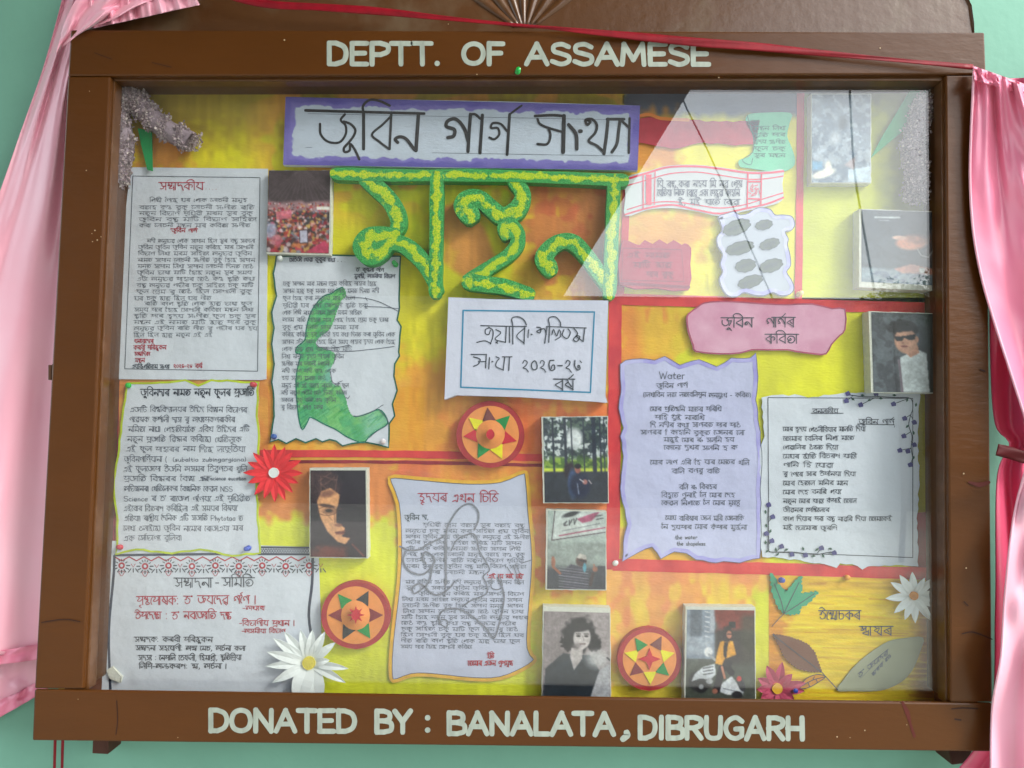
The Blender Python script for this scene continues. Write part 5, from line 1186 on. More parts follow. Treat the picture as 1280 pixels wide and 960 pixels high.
# scooter
def pk(p, x, y, w, h):
    p.area(x - 9, y - 9, x + w * .42, y + h * .55, 2, (120, 132, 146)); p.area(x - 9, y + h * .28, x + w * .4, y + h * .5, 4, (150, 160, 172), .9)
    for k in range(6): p.line([(x + w * .27, y + h * (.02 + k * .055)), (x + w * .33, y + h * (.03 + k * .055))], 1.4, (196, 200, 206), .9)
    p.area(x + w * .05, y - 9, x + w * .22, y + h * .3, 3, (84, 94, 106), .9); p.area(x + w * .34, y, x + w * .41, y + h * .26, 2, (176, 180, 188), .6)
    p.area(x + w * .43, y - 9, x + w + 9, y + h * .26, 4, (120, 52, 48), 1, 4); p.area(x + w * .43, y + h * .22, x + w + 9, y + h + 9, 6, (50, 42, 44)); p.area(x + w * .8, y + h * .05, x + w + 9, y + h + 9, 8, (64, 60, 52), .8); p.area(x + w * .62, y + h * .13, x + w * .72, y + h * .2, 1, (34, 34, 40))
    p.area(x - 9, y + h * .6, x + w + 9, y + h + 9, 10, (66, 72, 64)); p.ell(x + w * .2, y + h * .8, w * .17, h * .12, (40, 42, 46), .2)
    p.poly([(x + w * .08, y + h * .8), (x + w * .12, y + h * .72), (x + w * .24, y + h * .64), (x + w * .42, y + h * .6), (x + w * .43, y + h * .72), (x + w * .36, y + h * .78), (x + w * .2, y + h * .77)], (196, 202, 208))
    for k in range(3): p.line([(x + w * .25, y + h * (.655 + k * .035)), (x + w * .39, y + h * (.635 + k * .035))], 1, (50, 52, 58))
    p.ell(x + w * .22, y + h * .86, w * .09, h * .07, (24, 26, 30), .2); p.ell(x + w * .22, y + h * .86, w * .035, h * .028, (140, 144, 148), .3); p.ell(x + w * .34, y + h * .8, w * .05, h * .03, (170, 174, 178), .5)
    p.ell(x + w * .32, y + h * .47, w * .06, h * .055, (206, 210, 214), .3); p.line([(x + w * .3, y + h * .42), (x + w * .28, y + h * .38), (x + w * .33, y + h * .36)], 1.2, (170, 174, 180)); p.line([(x + w * .33, y + h * .5), (x + w * .42, y + h * .56)], 3, (150, 154, 160))
    p.poly([(x + w * .48, y + h * .86), (x + w * .56, y + h * .8), (x + w * .66, y + h * .74), (x + w * .74, y + h * .82), (x + w * .84, y + h * .9), (x + w * .82, y + h * .96), (x + w * .6, y + h * .95), (x + w * .5, y + h * .92)], (204, 210, 216)); p.line([(x + w * .54, y + h * .88), (x + w * .78, y + h * .92)], 1, (110, 114, 120))
    p.ell(x + w * .8, y + h * .83, w * .05, h * .09, (50, 52, 58), .3, -.3); p.ell(x + w * .77, y + h * .77, w * .035, h * .03, (190, 60, 54), .4); p.ell(x + w * .74, y + h * .95, w * .08, h * .04, (26, 28, 32), .3)
    p.line([(x + w * .62, y + h * .6), (x + w * .52, y + h * .66), (x + w * .44, y + h * .9)], 9, (34, 30, 38)); p.line([(x + w * .55, y + h * .6), (x + w * .66, y + h * .7)], 8, (34, 30, 38)); p.ell(x + w * .42, y + h * .91, w * .04, h * .03, (150, 96, 80), .4)
    p.poly([(x + w * .49, y + h * .36), (x + w * .58, y + h * .33), (x + w * .68, y + h * .35), (x + w * .73, y + h * .5), (x + w * .56, y + h * .55), (x + w * .52, y + h * .62), (x + w * .42, y + h * .6), (x + w * .45, y + h * .48)], (214, 152, 50)); p.poly([(x + w * .55, y + h * .36), (x + w * .61, y + h * .36), (x + w * .58, y + h * .56), (x + w * .54, y + h * .5)], (36, 30, 36))
    p.ell(x + w * .6, y + h * .27, w * .07, h * .1, (40, 28, 32), .3, jag=.3); p.ell(x + w * .625, y + h * .275, w * .04, h * .045, (166, 108, 86), .3); p.line([(x + w * .6, y + h * .27), (x + w * .66, y + h * .27)], 1.1, (24, 22, 26)); p.line([(x + w * .52, y + h * .64), (x + w * .56, y + h * .76)], 3, (180, 120, 96))
photo(858, 762, 943, 884, pk, 'photo of a person in yellow jacket sitting on a white scooter', m=(2, 4, 1, 1), base=(80, 84, 80), vis=874, warp=[(859, 762), (943, 763), (944, 884), (857, 884)])
# microphone portrait
def pm(p, x, y, w, h):
    p.area(x - 9, y - 9, x + w + 9, y + h * .3, 12, (48, 60, 68)); p.line([(x + w * .15, y + h * .1), (x + w * .42, y + h * .09)], 2, (196, 206, 206), .8); p.line([(x + w * .2, y + h * .14), (x + w * .3, y + h * .135)], 1, (180, 190, 190), .6)
    p.area(x - 9, y + h * .8, x + w + 9, y + h + 9, 4, (120, 138, 148)); p.ell(x + w * .25, y + h * .72, w * .22, h * .06, (66, 78, 86), .4)
    p.ell(x + w * .84, y + h * .5, w * .13, h * .28, (90, 84, 86), .3); p.ell(x + w * .55, y + h * .43, w * .17, h * .1, (206, 136, 104), .3, -.1); p.ell(x + w * .62, y + h * .37, w * .14, h * .07, (130, 92, 80), .6, al=.5); p.ell(x + w * .42, y + h * .37, w * .08, h * .03, (200, 160, 140), .4)
    p.line([(x + w * .62, y + h * .52), (x + w * .66, y + h * .6), (x + w * .74, y + h * .62), (x + w * .8, y + h * .5)], 1, (190, 196, 196)); p.poly([(x + w * .36, y + h * .8), (x + w * .55, y + h * .72), (x + w * .82, y + h * .78), (x + w * .8, y + h * .86), (x + w * .45, y + h * .86)], (176, 126, 112)); p.area(x + w * .64, y + h * .77, x + w * .7, y + h * .84, 1, (210, 214, 210))
    p.blot(4, .55, (80, 96, 120), .7, 5, (x + w * .1, y + h * .84, x + w * .8, y + h, 3))
photo(1077, 265, 1170, 352, pm, 'photo of a face lit beside a white microphone cable, above the sunglasses portrait', m=(3, 1, 1, 7), base=(58, 70, 78), y=-.020, warp=[(1077, 262), (1190, 266), (1190, 358), (1077, 352)])
# sunglasses portrait
def pg(p, x, y, w, h):
    p.blot(10, .5, (84, 92, 98), .8, 4); p.ell(x + w * .43, y + h * .2, w * .2, h * .12, (28, 28, 30), .3, jag=.3); p.area(x + w * .7, y - 9, x + w + 9, y + h + 9, 10, (44, 54, 52), .9)
    p.poly([(x + w * .38, y + h * .56), (x + w * .62, y + h * .46), (x + w * .74, y + h * .5), (x + w * .78, y + h), (x + w * .38, y + h)], (196, 206, 208)); p.line([(x + w * .36, y + h * .6), (x + w * .4, y + h)], 3, (110, 100, 110))
    p.poly([(x + w * .42, y + h * .48), (x + w * .62, y + h * .4), (x + w * .64, y + h * .5), (x + w * .52, y + h * .56)], (176, 130, 108)); p.ell(x + w * .46, y + h * .35, w * .155, h * .16, (186, 142, 118), .15, -.1); p.ell(x + w * .61, y + h * .33, w * .025, h * .04, (176, 130, 108), .3)
    p.ell(x + w * .4, y + h * .17, w * .2, h * .07, (28, 28, 30), .3, -.1, jag=.3); p.poly([(x + w * .3, y + h * .3), (x + w * .44, y + h * .29), (x + w * .6, y + h * .26), (x + w * .58, y + h * .33), (x + w * .5, y + h * .34), (x + w * .44, y + h * .31), (x + w * .41, y + h * .35), (x + w * .33, y + h * .35)], (26, 28, 32)); p.ell(x + w * .44, y + h * .42, w * .05, h * .012, (130, 74, 70), .5); p.ell(x + w * .42, y + h * .375, w * .02, h * .015, (150, 108, 90), .5)
photo(1090, 391, 1176, 490, pg, 'portrait of a man in dark sunglasses and white vest, right edge', m=(3, 1, 1, 1), base=(64, 68, 74), y=-.020, warp=[(1089, 390), (1182, 393), (1182, 491), (1092, 490)])
# faded picture top right
def pw(p, x, y, w, h):
    p.blot(14, .5, (86, 104, 122), .7, 14); p.blot(6, .58, (180, 192, 200), .5, 24); p.ell(x + w * .4, y + h * .5, 7, 9, (190, 200, 206), .8, al=.7); p.ell(x + w * .2, y + h * .9, 15, 5, (214, 212, 196), .4, -.3); p.ell(x + w * .28, y + h * .83, 4, 8, (214, 212, 196), .5)
    p.area(x, y + h * .76, x + w * .18, y + h * .86, 3, (90, 150, 186), .9); p.poly([(x + w * .62, y + h * .85), (x + w, y + h * .82), (x + w, y + h), (x + w * .62, y + h)], (176, 196, 210)); p.poly([(x + w * .55, y + h * .8), (x + w * .75, y + h * .7), (x + w * .72, y + h * .86)], (160, 140, 140), .7); p.ell(x + w * .52, y + h * .33, 5, 8, (60, 70, 78), .8, .3, al=.8, jag=.6)
photo(1015, 118, 1088, 228, pw, 'washed out blue grey photo at the top right under the glare', m=(1, 1, 1, 1), base=(112, 128, 142), y=-.016)

# ================================================================== MEDALLIONS
M_mr = mat('medallion_rim_red', (158, 40, 46), .6, .25, 60); M_mo = mat('medallion_orange', (212, 134, 70), .65, .15, 50, bump=.0008, bscale=70)
MC = {'g': mat('felt_green', (22, 130, 62), .7, .2, 90), 'k': mat('felt_black', (42, 44, 46), .7, .2, 90), 'm': mat('felt_maroon', (122, 40, 46), .7, .2, 90), 'y': mat('felt_yellow', (222, 206, 28), .7, .15, 90), 'b': mat('felt_brown', (112, 62, 60), .7, .2, 90), 'r': mat('felt_crimson', (186, 36, 52), .7, .2, 90)}
def medallion(cx, cy, R, tris, hub, label, y=-.012):
    t = thing('medallion', cx, cy + R, y, label, 'medallion', 'round japi style medallions')
    out_ = [(cx + R * math.cos(a) * (1 + .012 * math.sin(3 * a)), cy + R * .98 * math.sin(a)) for a in np.linspace(0, 2 * math.pi, 48, False)]
    mb = MB(); mb.prism(out_, y, -.001); mb.build('foam_disc', M_mr, t, bevel=.0012)
    mb = MB(); mb.disc(cx, cy, R * .84, y - .0004, 40); mb.build('orange_face', M_mo, t)
    for c, an in tris:
        a = math.radians(an); r1, r2, wd = R * .40, R * .80, R * .20
        ux, uy = math.cos(a), -math.sin(a); vx, vy = -uy, ux
        mb = MB(); mb.prism([(cx + ux * r1 + vx * wd, cy + uy * r1 + vy * wd), (cx + ux * r2, cy + uy * r2), (cx + ux * r1 - vx * wd, cy + uy * r1 - vy * wd)], y - .0014, y - .0005); mb.build('felt_triangle', MC[c], t)
    V = []; F = []; c0 = U(cx, cy, y - .001); rr = np.linalg.norm(U(cx + R * .42, cy, y) - U(cx, cy, y))
    if hub != 's':
        nr = 7; na = 28
        for i in range(nr):
            for j in range(na):
                a = j / na * 2 * math.pi; r_ = rr * (1 - i / (nr - 1)) + 1e-4; V.append(c0 + np.array([r_ * math.cos(a), -.007 * (i / (nr - 1)) ** 1.2 - .0005, r_ * math.sin(a)]) * 1.0)
        for i in range(nr - 1): F += [(i * na + j, i * na + (j + 1) % na, (i + 1) * na + (j + 1) % na, (i + 1) * na + j) for j in range(na)]
        mesh_obj('cone_hub', V, F, M_mo, t, smooth=True)
        mb = MB()
        if hub == 'f':
            for k in range(8): a = k * .785; mb.prism([(cx + 2.5 * math.cos(a - .6), cy + 2.5 * math.sin(a - .6)), (cx + R * .2 * math.cos(a), cy + R * .2 * math.sin(a)), (cx + 2.5 * math.cos(a + .6), cy + 2.5 * math.sin(a + .6))], y - .010 - .0002 * k, y - .008)
        mb.prism([(cx + R * .12 * math.cos(a), cy + R * .14 * math.sin(a)) for a in np.linspace(0, 6.28, 14, False)], y - .0125, y - .0075)
        mb.build('centre_knob', MC['r'], t, bevel=.0006)
    else:
        mb = MB(); q = []
        for k in range(8): a = math.radians(90 + 45 * k); r_ = R * (.34 if k % 2 == 0 else .13); q.append((cx + r_ * math.cos(a), cy - r_ * math.sin(a)))
        mb.disc(cx, cy, R * .44, y - .0008, 30); mb.build('orange_face', M_mo, t)
        mb = MB(); mb.prism(q, y - .0024, y - .001); mb.build('centre_star', MC['r'], t)
medallion(613, 543, 42.5, [('y', 142), ('b', 96), ('g', 44), ('r', -14), ('y', -64), ('g', -118), ('r', 184)], 'k', 'medallion with seven mixed felt points, half over the red line near the centre')
medallion(444.5, 769, 43, [('g', 130), ('k', 62), ('m', 0), ('g', -58), ('k', -118), ('m', 180)], 'f', 'medallion with raised cone and red flower knob, left of the amber edged letter')
medallion(812, 824, 40, [('g', 124), ('b', 62), ('y', 14), ('g', -40), ('y', -88), ('m', -140), ('y', 166)], 's', 'medallion with flat crimson star centre, left of the scooter photo')

# ================================================================== FLOWERS, LEAVES
def petal(cx, cy, a, r1, r2, wd, y, lift=.004, curl=.3, tip=.02):
    """a folded paper petal"""
    mbV = []; F = []; n = 7
    for i in range(n):
        s_ = i / (n - 1); r_ = r1 + (r2 - r1) * s_; ww = wd * (math.sin(math.pi * min(1, .16 + s_ * .84)) ** .8) + tip
        if i == n - 1: ww = .05
        for k, e in enumerate((-1, 0, 1)):
            px = cx + r_ * math.cos(a) - e * ww * math.sin(a); py = cy + r_ * math.sin(a) + e * ww * math.cos(a)
            mbV.append(U(px, py, y - lift * math.sin(s_ * 2.2) - (0 if k == 1 else curl * .004)))
    for i in range(n - 1):
        for k in range(2): F.append((i * 3 + k, i * 3 + k + 1, (i + 1) * 3 + k + 1, (i + 1) * 3 + k))
    return mbV, F
def flower(cx, cy, petals, m, mc, rc, y, label, group='paper flowers', wd=5, lift=.004, mcap=None):
    t = thing('paper_flower', cx, cy, y, label, 'paper flower', group)
    for i, (deg, r2, *ww) in enumerate(petals):
        V, F = petal(cx, cy, math.radians(deg), rc * .5, r2, ww[0] if ww else wd, y - (i % 3) * .0004 - i * 2e-5, lift)
        o = mesh_obj('petal', V, F, m, t)
        s = o.modifiers.new('thickness', 'SOLIDIFY'); s.thickness = .0003
    mb = MB(); mb.prism([(cx + rc * math.cos(a), cy + rc * math.sin(a)) for a in np.linspace(0, 6.28, 18, False)], y - .0052, y - .002); mb.build('flower_centre', mc, t, bevel=.0005)
M_rf = mat('red_flower_paper', (224, 40, 48), .55, .12, 40); M_wf = mat('white_flower_paper', (206, 214, 222), .6, .05, 30); M_yc = mat('yellow_centre', (206, 192, 70), .7, .2, 120, bump=.001, bscale=300)
flower(342, 591, [(k * 22.5 + rnd.uniform(-4, 4), rnd.uniform(33, 38)) for k in range(16)], M_rf, M_wf, 6.2, -.0050, 'spiky red paper flower with white centre over the page edge', wd=5)
flower(386, 829, [(-104, 43, 6), (-84, 42, 6), (-63, 44, 6), (-128, 50, 6.5), (-145, 54, 6.5), (-165, 54, 6.5), (176, 54, 5.5), (152, 52, 6), (108, 54, 13), (78, 56, 14), (-38, 42, 5.5), (8, 50, 5), (28, 52, 5.5), (-8, 26, 5)], M_wf, M_yc, 8.2, -.0055, 'largest white paper daisy with yellow centre, cut by the bottom rail', wd=6, lift=.007)
flower(1143, 745, [(-95, 30, 5), (-60, 26, 4), (-40, 36, 5), (-5, 36, 5), (25, 32, 5), (55, 38, 5.5), (88, 34, 5), (112, 32, 5), (140, 33, 5), (175, 36, 5), (-150, 34, 5), (-125, 32, 5)], M_wf, mat('orange_centre', (196, 124, 36), .6, .3, 90), 5.2, -.0045, 'small white paper daisy with orange centre in the lower right corner', wd=5)
M_mf = mat('maroon_flower_paper', (172, 56, 88), .6, .12, 40)
flower(972, 861, [(-80, 34, 6), (-45, 26, 6), (-12, 36, 6), (5, 34, 6), (35, 26, 6), (75, 30, 6.5), (115, 28, 6.5), (150, 24, 6), (178, 26, 6), (-152, 28, 6), (-115, 32, 6.5)], M_mf, mat('marigold_centre', (232, 164, 40), .6, .15, 90), 6.5, -.0055, 'dusky pink paper flower with orange centre beside the scooter photo', wd=6)
def teeth(ol, amp, step):
    out = []
    P = [np.array(q, float) for q in ol]; k = 0
    area = sum(P[i][0] * P[(i + 1) % len(P)][1] - P[(i + 1) % len(P)][0] * P[i][1] for i in range(len(P))); sg_ = -1 if area > 0 else 1
    for i in range(len(P)):
        a, b = P[i], P[(i + 1) % len(P)]; L = np.hypot(*(b - a)); n = max(1, int(round(L / step))); nn_ = np.array([-(b - a)[1], (b - a)[0]]) / L * sg_
        for j in range(n):
            q = a + (b - a) * j / n; out += [q, q + (b - a) / n * .3 + nn_ * amp * rnd.uniform(.7, 1.2)]
    return out
def leaf(name, ol, m, label, lines, mi=M_ink, y=-.0035, w=.8):
    t = thing(name, *np.mean(np.array(ol), 0), y, label, 'paper leaf', 'paper leaves on the signature sheet')
    mb = MB(); mb.prism(ol, y, y + .0006); mb.build('leaf_blade', m, t)
    mb = MB()
    for q in lines: mb.ribbon(q, w, y - .0004, n=3 if len(q) > 2 else 0)
    mb.build('leaf_veins', mi, t); return t
lf = [(980, 767), (972, 757), (966, 742), (965, 733), (963, 716), (969, 722), (972, 730), (978, 735), (981, 743), (985, 738), (990, 732), (993, 728), (997, 724), (1002, 720), (1001, 730), (1003, 736), (999, 742), (1004, 742), (1012, 741), (1023, 740), (1016, 748), (1010, 754), (1002, 758), (999, 763), (1000, 766), (990, 768)]
leaf('green_leaf', teeth(lf, 1.9, 6.5), mat('green_leaf_paper', (50, 138, 104), .6, .12, 30), 'green three lobed paper leaf pinned at the top left of the signature sheet', [[(980, 767), (976, 750), (968, 730)], [(980, 767), (988, 750), (999, 728)], [(980, 767), (996, 757), (1018, 742)], [(980, 767), (973, 774), (965, 783)]], w=1)
bl = [(966, 793), (985, 796), (1000, 801), (1010, 806), (1018, 815), (1022, 826), (1027, 840), (1012, 839), (998, 836), (988, 829), (980, 820), (974, 806)]
leaf('brown_leaf', teeth(bl, 1.5, 4.2), mat('brown_leaf_paper', (104, 66, 52), .6, .15, 30), 'dark brown serrated paper leaf on a thin stem, left of the grey leaf', [[(966, 793), (990, 812), (1027, 840)], [(1027, 840), (1036, 850), (1047, 862)]], w=1.1)
yl = [(1000, 859), (1006, 850), (1014, 845), (1024, 843), (1032, 846), (1024, 852), (1014, 858), (1004, 861)]
leaf('yellow_leaf', wavy(yl, .6, 3, 7), mat('amber_leaf_paper', (196, 134, 24), .6, .2, 40), 'small amber leaf with black outline above the pink flower', [yl + [yl[0]], [(1000, 859), (1016, 850), (1032, 846)], [(1010, 853), (1012, 858)], [(1016, 850), (1018, 846)], [(1020, 849), (1022, 853)]], w=1)
gl_ = smooth_pts([(1046, 863), (1056, 848), (1066, 835), (1085, 818), (1110, 802), (1130, 798), (1154, 797), (1150, 815), (1142, 835), (1130, 850), (1112, 860), (1095, 864), (1065, 864)], 3, True)
t = leaf('grey_leaf', gl_, mat('grey_green_leaf_paper', (138, 142, 118), .55, .06, 20), 'large pale grey green paper leaf with pencilled words, lower right', [[(1075, 848), (1088, 836), (1110, 815)]], M_inkg, w=.4)
mb = MB(); text(mb, 'ড° জয়দেৱ', 1073, 842, 6, x1=1110, y1=812, w=.9, y=-.0041); text(mb, 'স্বাক্ষৰ তাং', 1090, 842, 5, x1=1114, y1=816, w=.8, y=-.0041); mb.build('writing', M_inkg, t)
# words written on the streaked sheet
mb = MB(); text(mb, 'উন্মোচকৰ', 1024, 763, 11.5, x1=1076, w=1.25, y=-.0019, jit=.7); text(mb, 'স্বাক্ষৰ', 1075, 783, 11.5, x1=1116, w=1.25, y=-.0019, jit=.7)
sg = [o for o in bpy.data.objects if o.get('label', '').startswith('yellow streaked signature')][0]
mb.build('writing', M_ink, sg)

# ================================================================== PUSH PINS
def pin(px, py, y, col, label, name='push_pin'):
    t = thing(name, px, py, y, label, 'push pin', 'push pins')
    m = mat('pin_plastic_%d_%d_%d' % col, col, .3, .08, 60, spec=.6, coat=.3)
    c0 = U(px, py, y); prof = [(.0, 0), (.0035, 0), (.0037, -.001), (.0018, -.0018), (.0015, -.0050), (.0030, -.0056), (.0032, -.0066), (.0026, -.0072), (0, -.0074)]
    V = []; F = []; na = 14; tx, tz = rnd.uniform(-.25, .25), rnd.uniform(-.3, .1)
    for r_, d_ in prof:
        for j in range(na): a = j / na * 6.2832; V.append(c0 + np.array([r_ * math.cos(a) + d_ * -tx, d_, r_ * math.sin(a) + d_ * tz]))
    for i in range(len(prof) - 1): F += [(i * na + j, i * na + (j + 1) % na, (i + 1) * na + (j + 1) % na, (i + 1) * na + j) for j in range(na)]
    mesh_obj('pin_head', V, F, m, t, smooth=True)
    tube3('pin_needle', [c0, c0 + np.array([0, .003, 0])], .0005, mat('steel', (150, 150, 150), .3, .05, 50), t)
pin(161, 482, -.0034, (20, 170, 50), 'green push pin at the top left corner of the flower page')
pin(318, 481, -.0034, (176, 52, 62), 'red push pin at the top right corner of the flower page')
pin(151, 684, -.0034, (186, 44, 60), 'red push pin at the bottom left corner of the flower page')
pin(311, 685, -.0034, (34, 70, 168), 'blue push pin at the bottom right corner of the flower page')
pin(351, 324, -.0030, (206, 212, 210), 'white push pin at the top left of the drawing page')
pin(343, 546, -.0030, (50, 84, 150), 'blue push pin at the bottom left of the drawing page')
pin(479, 552, -.0030, (206, 200, 206), 'clear white push pin at the bottom right of the drawing page')
pin(495, 331, -.0030, (24, 150, 70), 'green push pin at the top right of the drawing page')
pin(769, 704, -.0022, (214, 216, 212), 'white push pin where the red strips cross near the poem page')
pin(1058, 722, -.0022, (206, 140, 28), 'amber push pin on top of the signature sheet')
pin(976, 725, -.0045, (30, 60, 160), 'blue push pin holding the green leaf')
pin(993, 861, -.0070, (28, 52, 150), 'blue push pin in the dusky pink flower')
pin(998, 368, -.0030, (220, 190, 130), 'pale yellow push pin where the thin red strips meet')
pin(647, 90, Y_FRONT - .0003, (10, 150, 60), 'green push pin stuck in the top rail under the lettering')
# small white folded tag on the committee page corner
mb = MB(); mb.prism([(134, 838), (140, 834), (152, 846), (150, 853), (138, 848)], -.006, -.003); tag(mb.build('paper_tag', M_foam, bevel=.0008), 'small white folded paper tag at the bottom left page corner', 'tag')

# ================================================================== YARN GARLANDS, GREEN LEAVES BEHIND THEM
def yarn(pts, rad, label, y0, seed):
    r = np.random.RandomState(seed); P = smooth_pts(pts, 10); W = np.array([U(px, py, y0) for px, py in P])
    t = thing('yarn_garland', pts[0][0], pts[0][1], y0, label, 'yarn', 'fluffy grey yarn strands')
    tube3('core_strand', W, rad * .0008, mat('yarn_core', (150, 136, 146), .9, .3, 120), t, n=8)
    V = []; F = []; C_ = []
    n = 6500
    for k in range(n):
        i = r.randint(0, len(W)); u = r.randn(3); u[1] = -abs(u[1]) * .8; u /= np.linalg.norm(u)
        lump = .8 + .25 * math.sin(i * .9 + u[0] * 3)
        q = W[i] + u * rad * .00098 * lump * r.uniform(.75, 1.05) + r.randn(3) * .0009
        d = r.randn(3) + u * .15; d /= np.linalg.norm(d); s_ = np.cross(d, r.randn(3)); s_ /= np.linalg.norm(s_); L_ = r.uniform(.0018, .0034); hw = r.uniform(.0007, .0014)
        b = len(V); mid = q + d * L_ * .5 + u * .0008
        V += [q - s_ * hw, q + s_ * hw, mid + s_ * hw * 1.4, mid - s_ * hw * 1.4, q + d * L_ + s_ * hw * .4, q + d * L_ - s_ * hw * .4]
        F += [(b, b + 1, b + 2, b + 3), (b + 3, b + 2, b + 4, b + 5)]
        c = lin(np.array([(176, 162, 168), (160, 146, 152), (186, 176, 174), (138, 124, 130)][r.randint(4)]), 1.35); C_ += [c] * 6
    o = mesh_obj('fluff', V, F, mat('yarn_fluff', None, .95, .1, 200, vc='Col', spec=.1), t, cols=np.array(C_)); o['kind'] = 'stuff'
yarn([(150, 108), (168, 122), (185, 142), (208, 162), (240, 178)], 17, 'fluffy lilac grey yarn strand slanting right from the top left corner', -.012, 3)
yarn([(146, 122), (150, 145), (156, 180), (152, 208), (150, 228)], 15, 'fluffy lilac grey yarn strand hanging down the left inner edge', -.015, 4)
yarn([(1154, 128), (1146, 160), (1139, 190), (1145, 215), (1142, 246)], 17, 'fluffy pale grey yarn strand hanging in the top right corner', -.012, 5)
yarn([(1150, 226), (1138, 234), (1150, 242)], 9, 'short tuft of pale grey yarn at the foot of the right strand', -.016, 6)
for ol, lb in (([(172, 160), (190, 164), (191, 214), (184, 212), (176, 180)], 'small dark green paper leaf behind the left yarn'), ([(1168, 108), (1160, 135), (1140, 155), (1115, 175), (1088, 198), (1102, 172), (1120, 142), (1138, 112), (1148, 106)], 'bright green paper wedge behind the glare in the top right corner')):
    mb = MB(); mb.prism(ol, -.008, -.0074); tag(mb.build('green_paper', mat('green_leaf_card', (20, 140, 78), .6, .12, 30)), lb, 'green paper', 'green papers in the top corners')

# ================================================================== CURTAINS, RIBBONS
def satin(name, c, c2):
    m = mat(name, c, .30, .1, 3, col2=c2, spec=.65, coat=.0, k=1.2, bump=.0012, bscale=14)
    b = m.node_tree.nodes['Principled BSDF']; b.inputs['Sheen Weight'].default_value = .35; b.inputs['Sheen Roughness'].default_value = .4
    b.inputs['Metallic'].default_value = 0.0
    return m

M_satin = satin('pink_satin', (224, 132, 158), (212, 116, 146)); M_satin2 = satin('deep_pink_satin', (208, 84, 122), (196, 74, 110)); M_satl = satin('pale_pink_satin', (228, 170, 186), (222, 154, 174))
def cloth(name, Lb, Rb, y0, amp, nf, m, parent, nu=90, nv=120, seed=1, warp=1.0, ph=0, topfine=0, tilt=0):
    L_ = np.array(smooth_pts(Lb, 12)); R_ = np.array(smooth_pts(Rb, 12))
    def res(P, n):
        s_ = np.concatenate([[0], np.cumsum(np.hypot(*np.diff(P, axis=0).T))]); q = np.linspace(0, s_[-1], n)
        return np.stack([np.interp(q, s_, P[:, 0]), np.interp(q, s_, P[:, 1])], 1)
    L_ = res(L_, nv); R_ = res(R_, nv)
    u, v = np.meshgrid(np.linspace(0, 1, nu), np.linspace(0, 1, nv))
    X = L_[:, 0][:, None] * (1 - u) + R_[:, 0][:, None] * u; Y = L_[:, 1][:, None] * (1 - u) + R_[:, 1][:, None] * u
    f1 = vnoise(u * 100, v * 100, 40, seed) - .5; f2 = vnoise(u * 100, v * 100, 16, seed + 3) - .5
    uu = u + warp * (.12 * f1 + .03 * f2)
    D = amp * (np.sin(2 * math.pi * (nf * uu + ph)) * .6 + np.sin(2 * math.pi * (nf * 1.73 * uu + .3 + .5 * v)) * .35 + f2 * 1.3 + f1 * 1.2)
    if topfine: D += amp * .7 * np.sin(2 * math.pi * nf * 3.1 * uu) * np.exp(-v * topfine) + amp * .4 * np.exp(-v * topfine) * np.sin(2 * math.pi * nf * 5.3 * uu + 1)
    V = U(X.ravel(), Y.ravel(), (y0 + tilt * u + D).ravel())
    idx = np.arange(nu * nv).reshape(nv, nu); F = np.stack([idx[:-1, :-1], idx[1:, :-1], idx[1:, 1:], idx[:-1, 1:]], -1).reshape(-1, 4).tolist()
    o = mesh_obj(name, V, F, m, parent, smooth=True); s = o.modifiers.new('thickness', 'SOLIDIFY'); s.thickness = .0006
    return V.reshape(nv, nu, 3)
tl = thing('satin_curtain', 20, 850, -.01, 'pale pink satin curtain gathered over the upper left corner of the case', 'curtain', 'pink satin curtains')
G1 = cloth('drape', [(88, -40), (70, 30), (52, 92), (24, 170), (-4, 250), (-50, 380), (-90, 600), (-110, 838)], [(150, -30), (112, 60), (100, 120), (96, 240), (90, 400), (78, 600), (62, 808)], .004, .010, 1.3, M_satl, tl, seed=2, topfine=7, ph=.15)
cloth('under_layer', [(-60, 780), (-60, 860), (-40, 915)], [(70, 780), (62, 836), (60, 862)], .028, .006, 2, M_satl, tl, nu=50, nv=30, seed=8)
cloth('hem_band', [(-112, 832), (-113, 846)], [(64, 803), (61, 823)], -.003, .004, 5, M_satin, tl, nu=60, nv=8, seed=4)
cloth('hem_band', [(-50, 900), (-50, 925)], [(62, 845), (60, 862)], .020, .004, 3, M_satin, tl, nu=50, nv=8, seed=5)
cloth('ruffle', [(70, 66), (84, 20), (112, -25), (150, -60)], [(105, 36), (138, 26), (180, 4), (250, -14)], -.050, .011, 1.6, M_satl, tl, nu=50, nv=110, seed=6, warp=2.2)
# gathers across the top
cloth('gathered_frill', [(92, -50), (98, -10), (104, 38)], [(236, -50), (240, -20), (250, 6)], -.046, .0065, 7, M_satl, tl, nu=140, nv=40, seed=9, warp=.25)
trr = thing('satin_curtain', 1270, 950, -.07, 'deeper pink satin curtain tied with a dark red band at the right of the case', 'curtain', 'pink satin curtains')
cloth('back_drape', [(1232, 100), (1236, 300), (1238, 450), (1244, 530), (1262, 556), (1246, 600), (1244, 760), (1236, 900), (1180, 985)], [(1400, 90), (1400, 300), (1380, 500), (1345, 560), (1380, 640), (1410, 800), (1420, 985)], -.030, .008, 2.4, M_satin2, trr, seed=12, warp=1.2)
G2 = cloth('upper_drape', [(1217, 84), (1213, 170), (1212, 230), (1216, 290), (1226, 345), (1240, 395), (1264, 470), (1283, 530), (1290, 562)], [(1292, 112), (1330, 200), (1380, 300), (1400, 400), (1380, 480), (1352, 530), (1336, 562)], -.072, .011, 1.25, M_satin, trr, seed=23, topfine=5, warp=1.3)
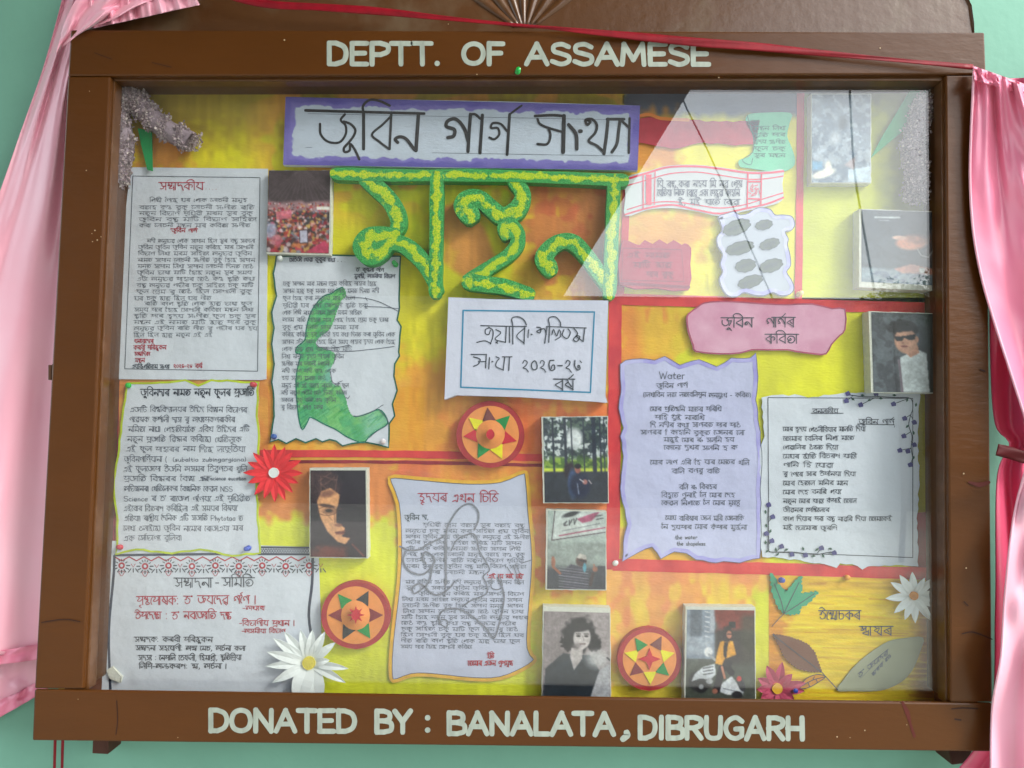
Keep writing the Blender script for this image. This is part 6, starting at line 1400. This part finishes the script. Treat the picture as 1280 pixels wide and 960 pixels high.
cloth('gathered_heading', [(1216, 82), (1218, 100)], [(1290, 108), (1294, 124)], -.074, .005, 5, M_satin, trr, nu=70, nv=14, seed=3)
G3 = cloth('lower_drape', [(1290, 566), (1280, 592), (1266, 650), (1256, 740), (1251, 820), (1240, 885), (1238, 985)], [(1336, 566), (1360, 640), (1390, 760), (1410, 985)], -.082, .013, 1.4, M_satl, trr, seed=31, warp=1.4)
for Gx in (G2, G3): tube3('hem_piping', Gx[::3, 0] + np.array([0, -.001, 0]), .0016, M_satl, trr, n=6)
def band(name, pts, w, y, m, parent=None, twist=.002, label=None, cat=None, n=8):
    P = np.array(smooth_pts(pts, n)); T = np.gradient(P, axis=0); T /= np.hypot(T[:, 0], T[:, 1])[:, None]; N = np.stack([-T[:, 1], T[:, 0]], 1)
    W_ = np.interp(np.linspace(0, 1, len(P)), np.linspace(0, 1, len(w)), w) if np.ndim(w) else np.full(len(P), w); yv = np.interp(np.linspace(0, 1, len(P)), np.linspace(0, 1, len(y)), y) if np.ndim(y) else np.full(len(P), y)
    V = []; F = []; m_ = len(P); s_ = np.arange(m_)
    for k, e in enumerate((-1, -.45, .1, .55, 1)):
        q = P + N * (e * W_ / 2)[:, None]; V.append(U(q[:, 0], q[:, 1], yv + twist * np.sin(s_ * .35 + k * 1.3) * (.6 + .4 * abs(e))))
    V = np.vstack(V)
    for k in range(4): F += [(k * m_ + i, k * m_ + i + 1, (k + 1) * m_ + i + 1, (k + 1) * m_ + i) for i in range(m_ - 1)]
    o = mesh_obj(name, V, F, m, parent, smooth=True); s = o.modifiers.new('thickness', 'SOLIDIFY'); s.thickness = .0006
    if label: tag(o, label, cat)
    return o
band('tie_band', [(1246, 562), (1262, 566), (1290, 574), (1340, 580)], 15, -.106, mat('dark_red_tie', (112, 8, 24), .6, .2, 60, k=.45, spec=.2), trr, .0015)
band('red_ribbon', [(225, -26), (320, 3), (400, 9), (470, 14), (540, 21), (640, 31), (700, 36), (780, 44), (860, 52), (940, 58), (1020, 66), (1120, 75), (1216, 84)], [11, 10, 9, 10, 8, 4.5, 3, 7, 10, 11, 10, 7, 5, 6], [-.058, -.0585, -.0588, -.059, -.059, -.060, -.0605, -.0605, -.0605, -.0605, -.0605, -.061, -.066], M_ribbon, None, .0009, 'thin red satin ribbon stretched slanting across the top rail', 'ribbon')
for x0 in (67, 76.5):
    band('draw_cord', [(x0 + 4, 880), (x0 + 2, 930), (x0, 1000)], 3.4, .026, M_ribbon, tl, .0004)
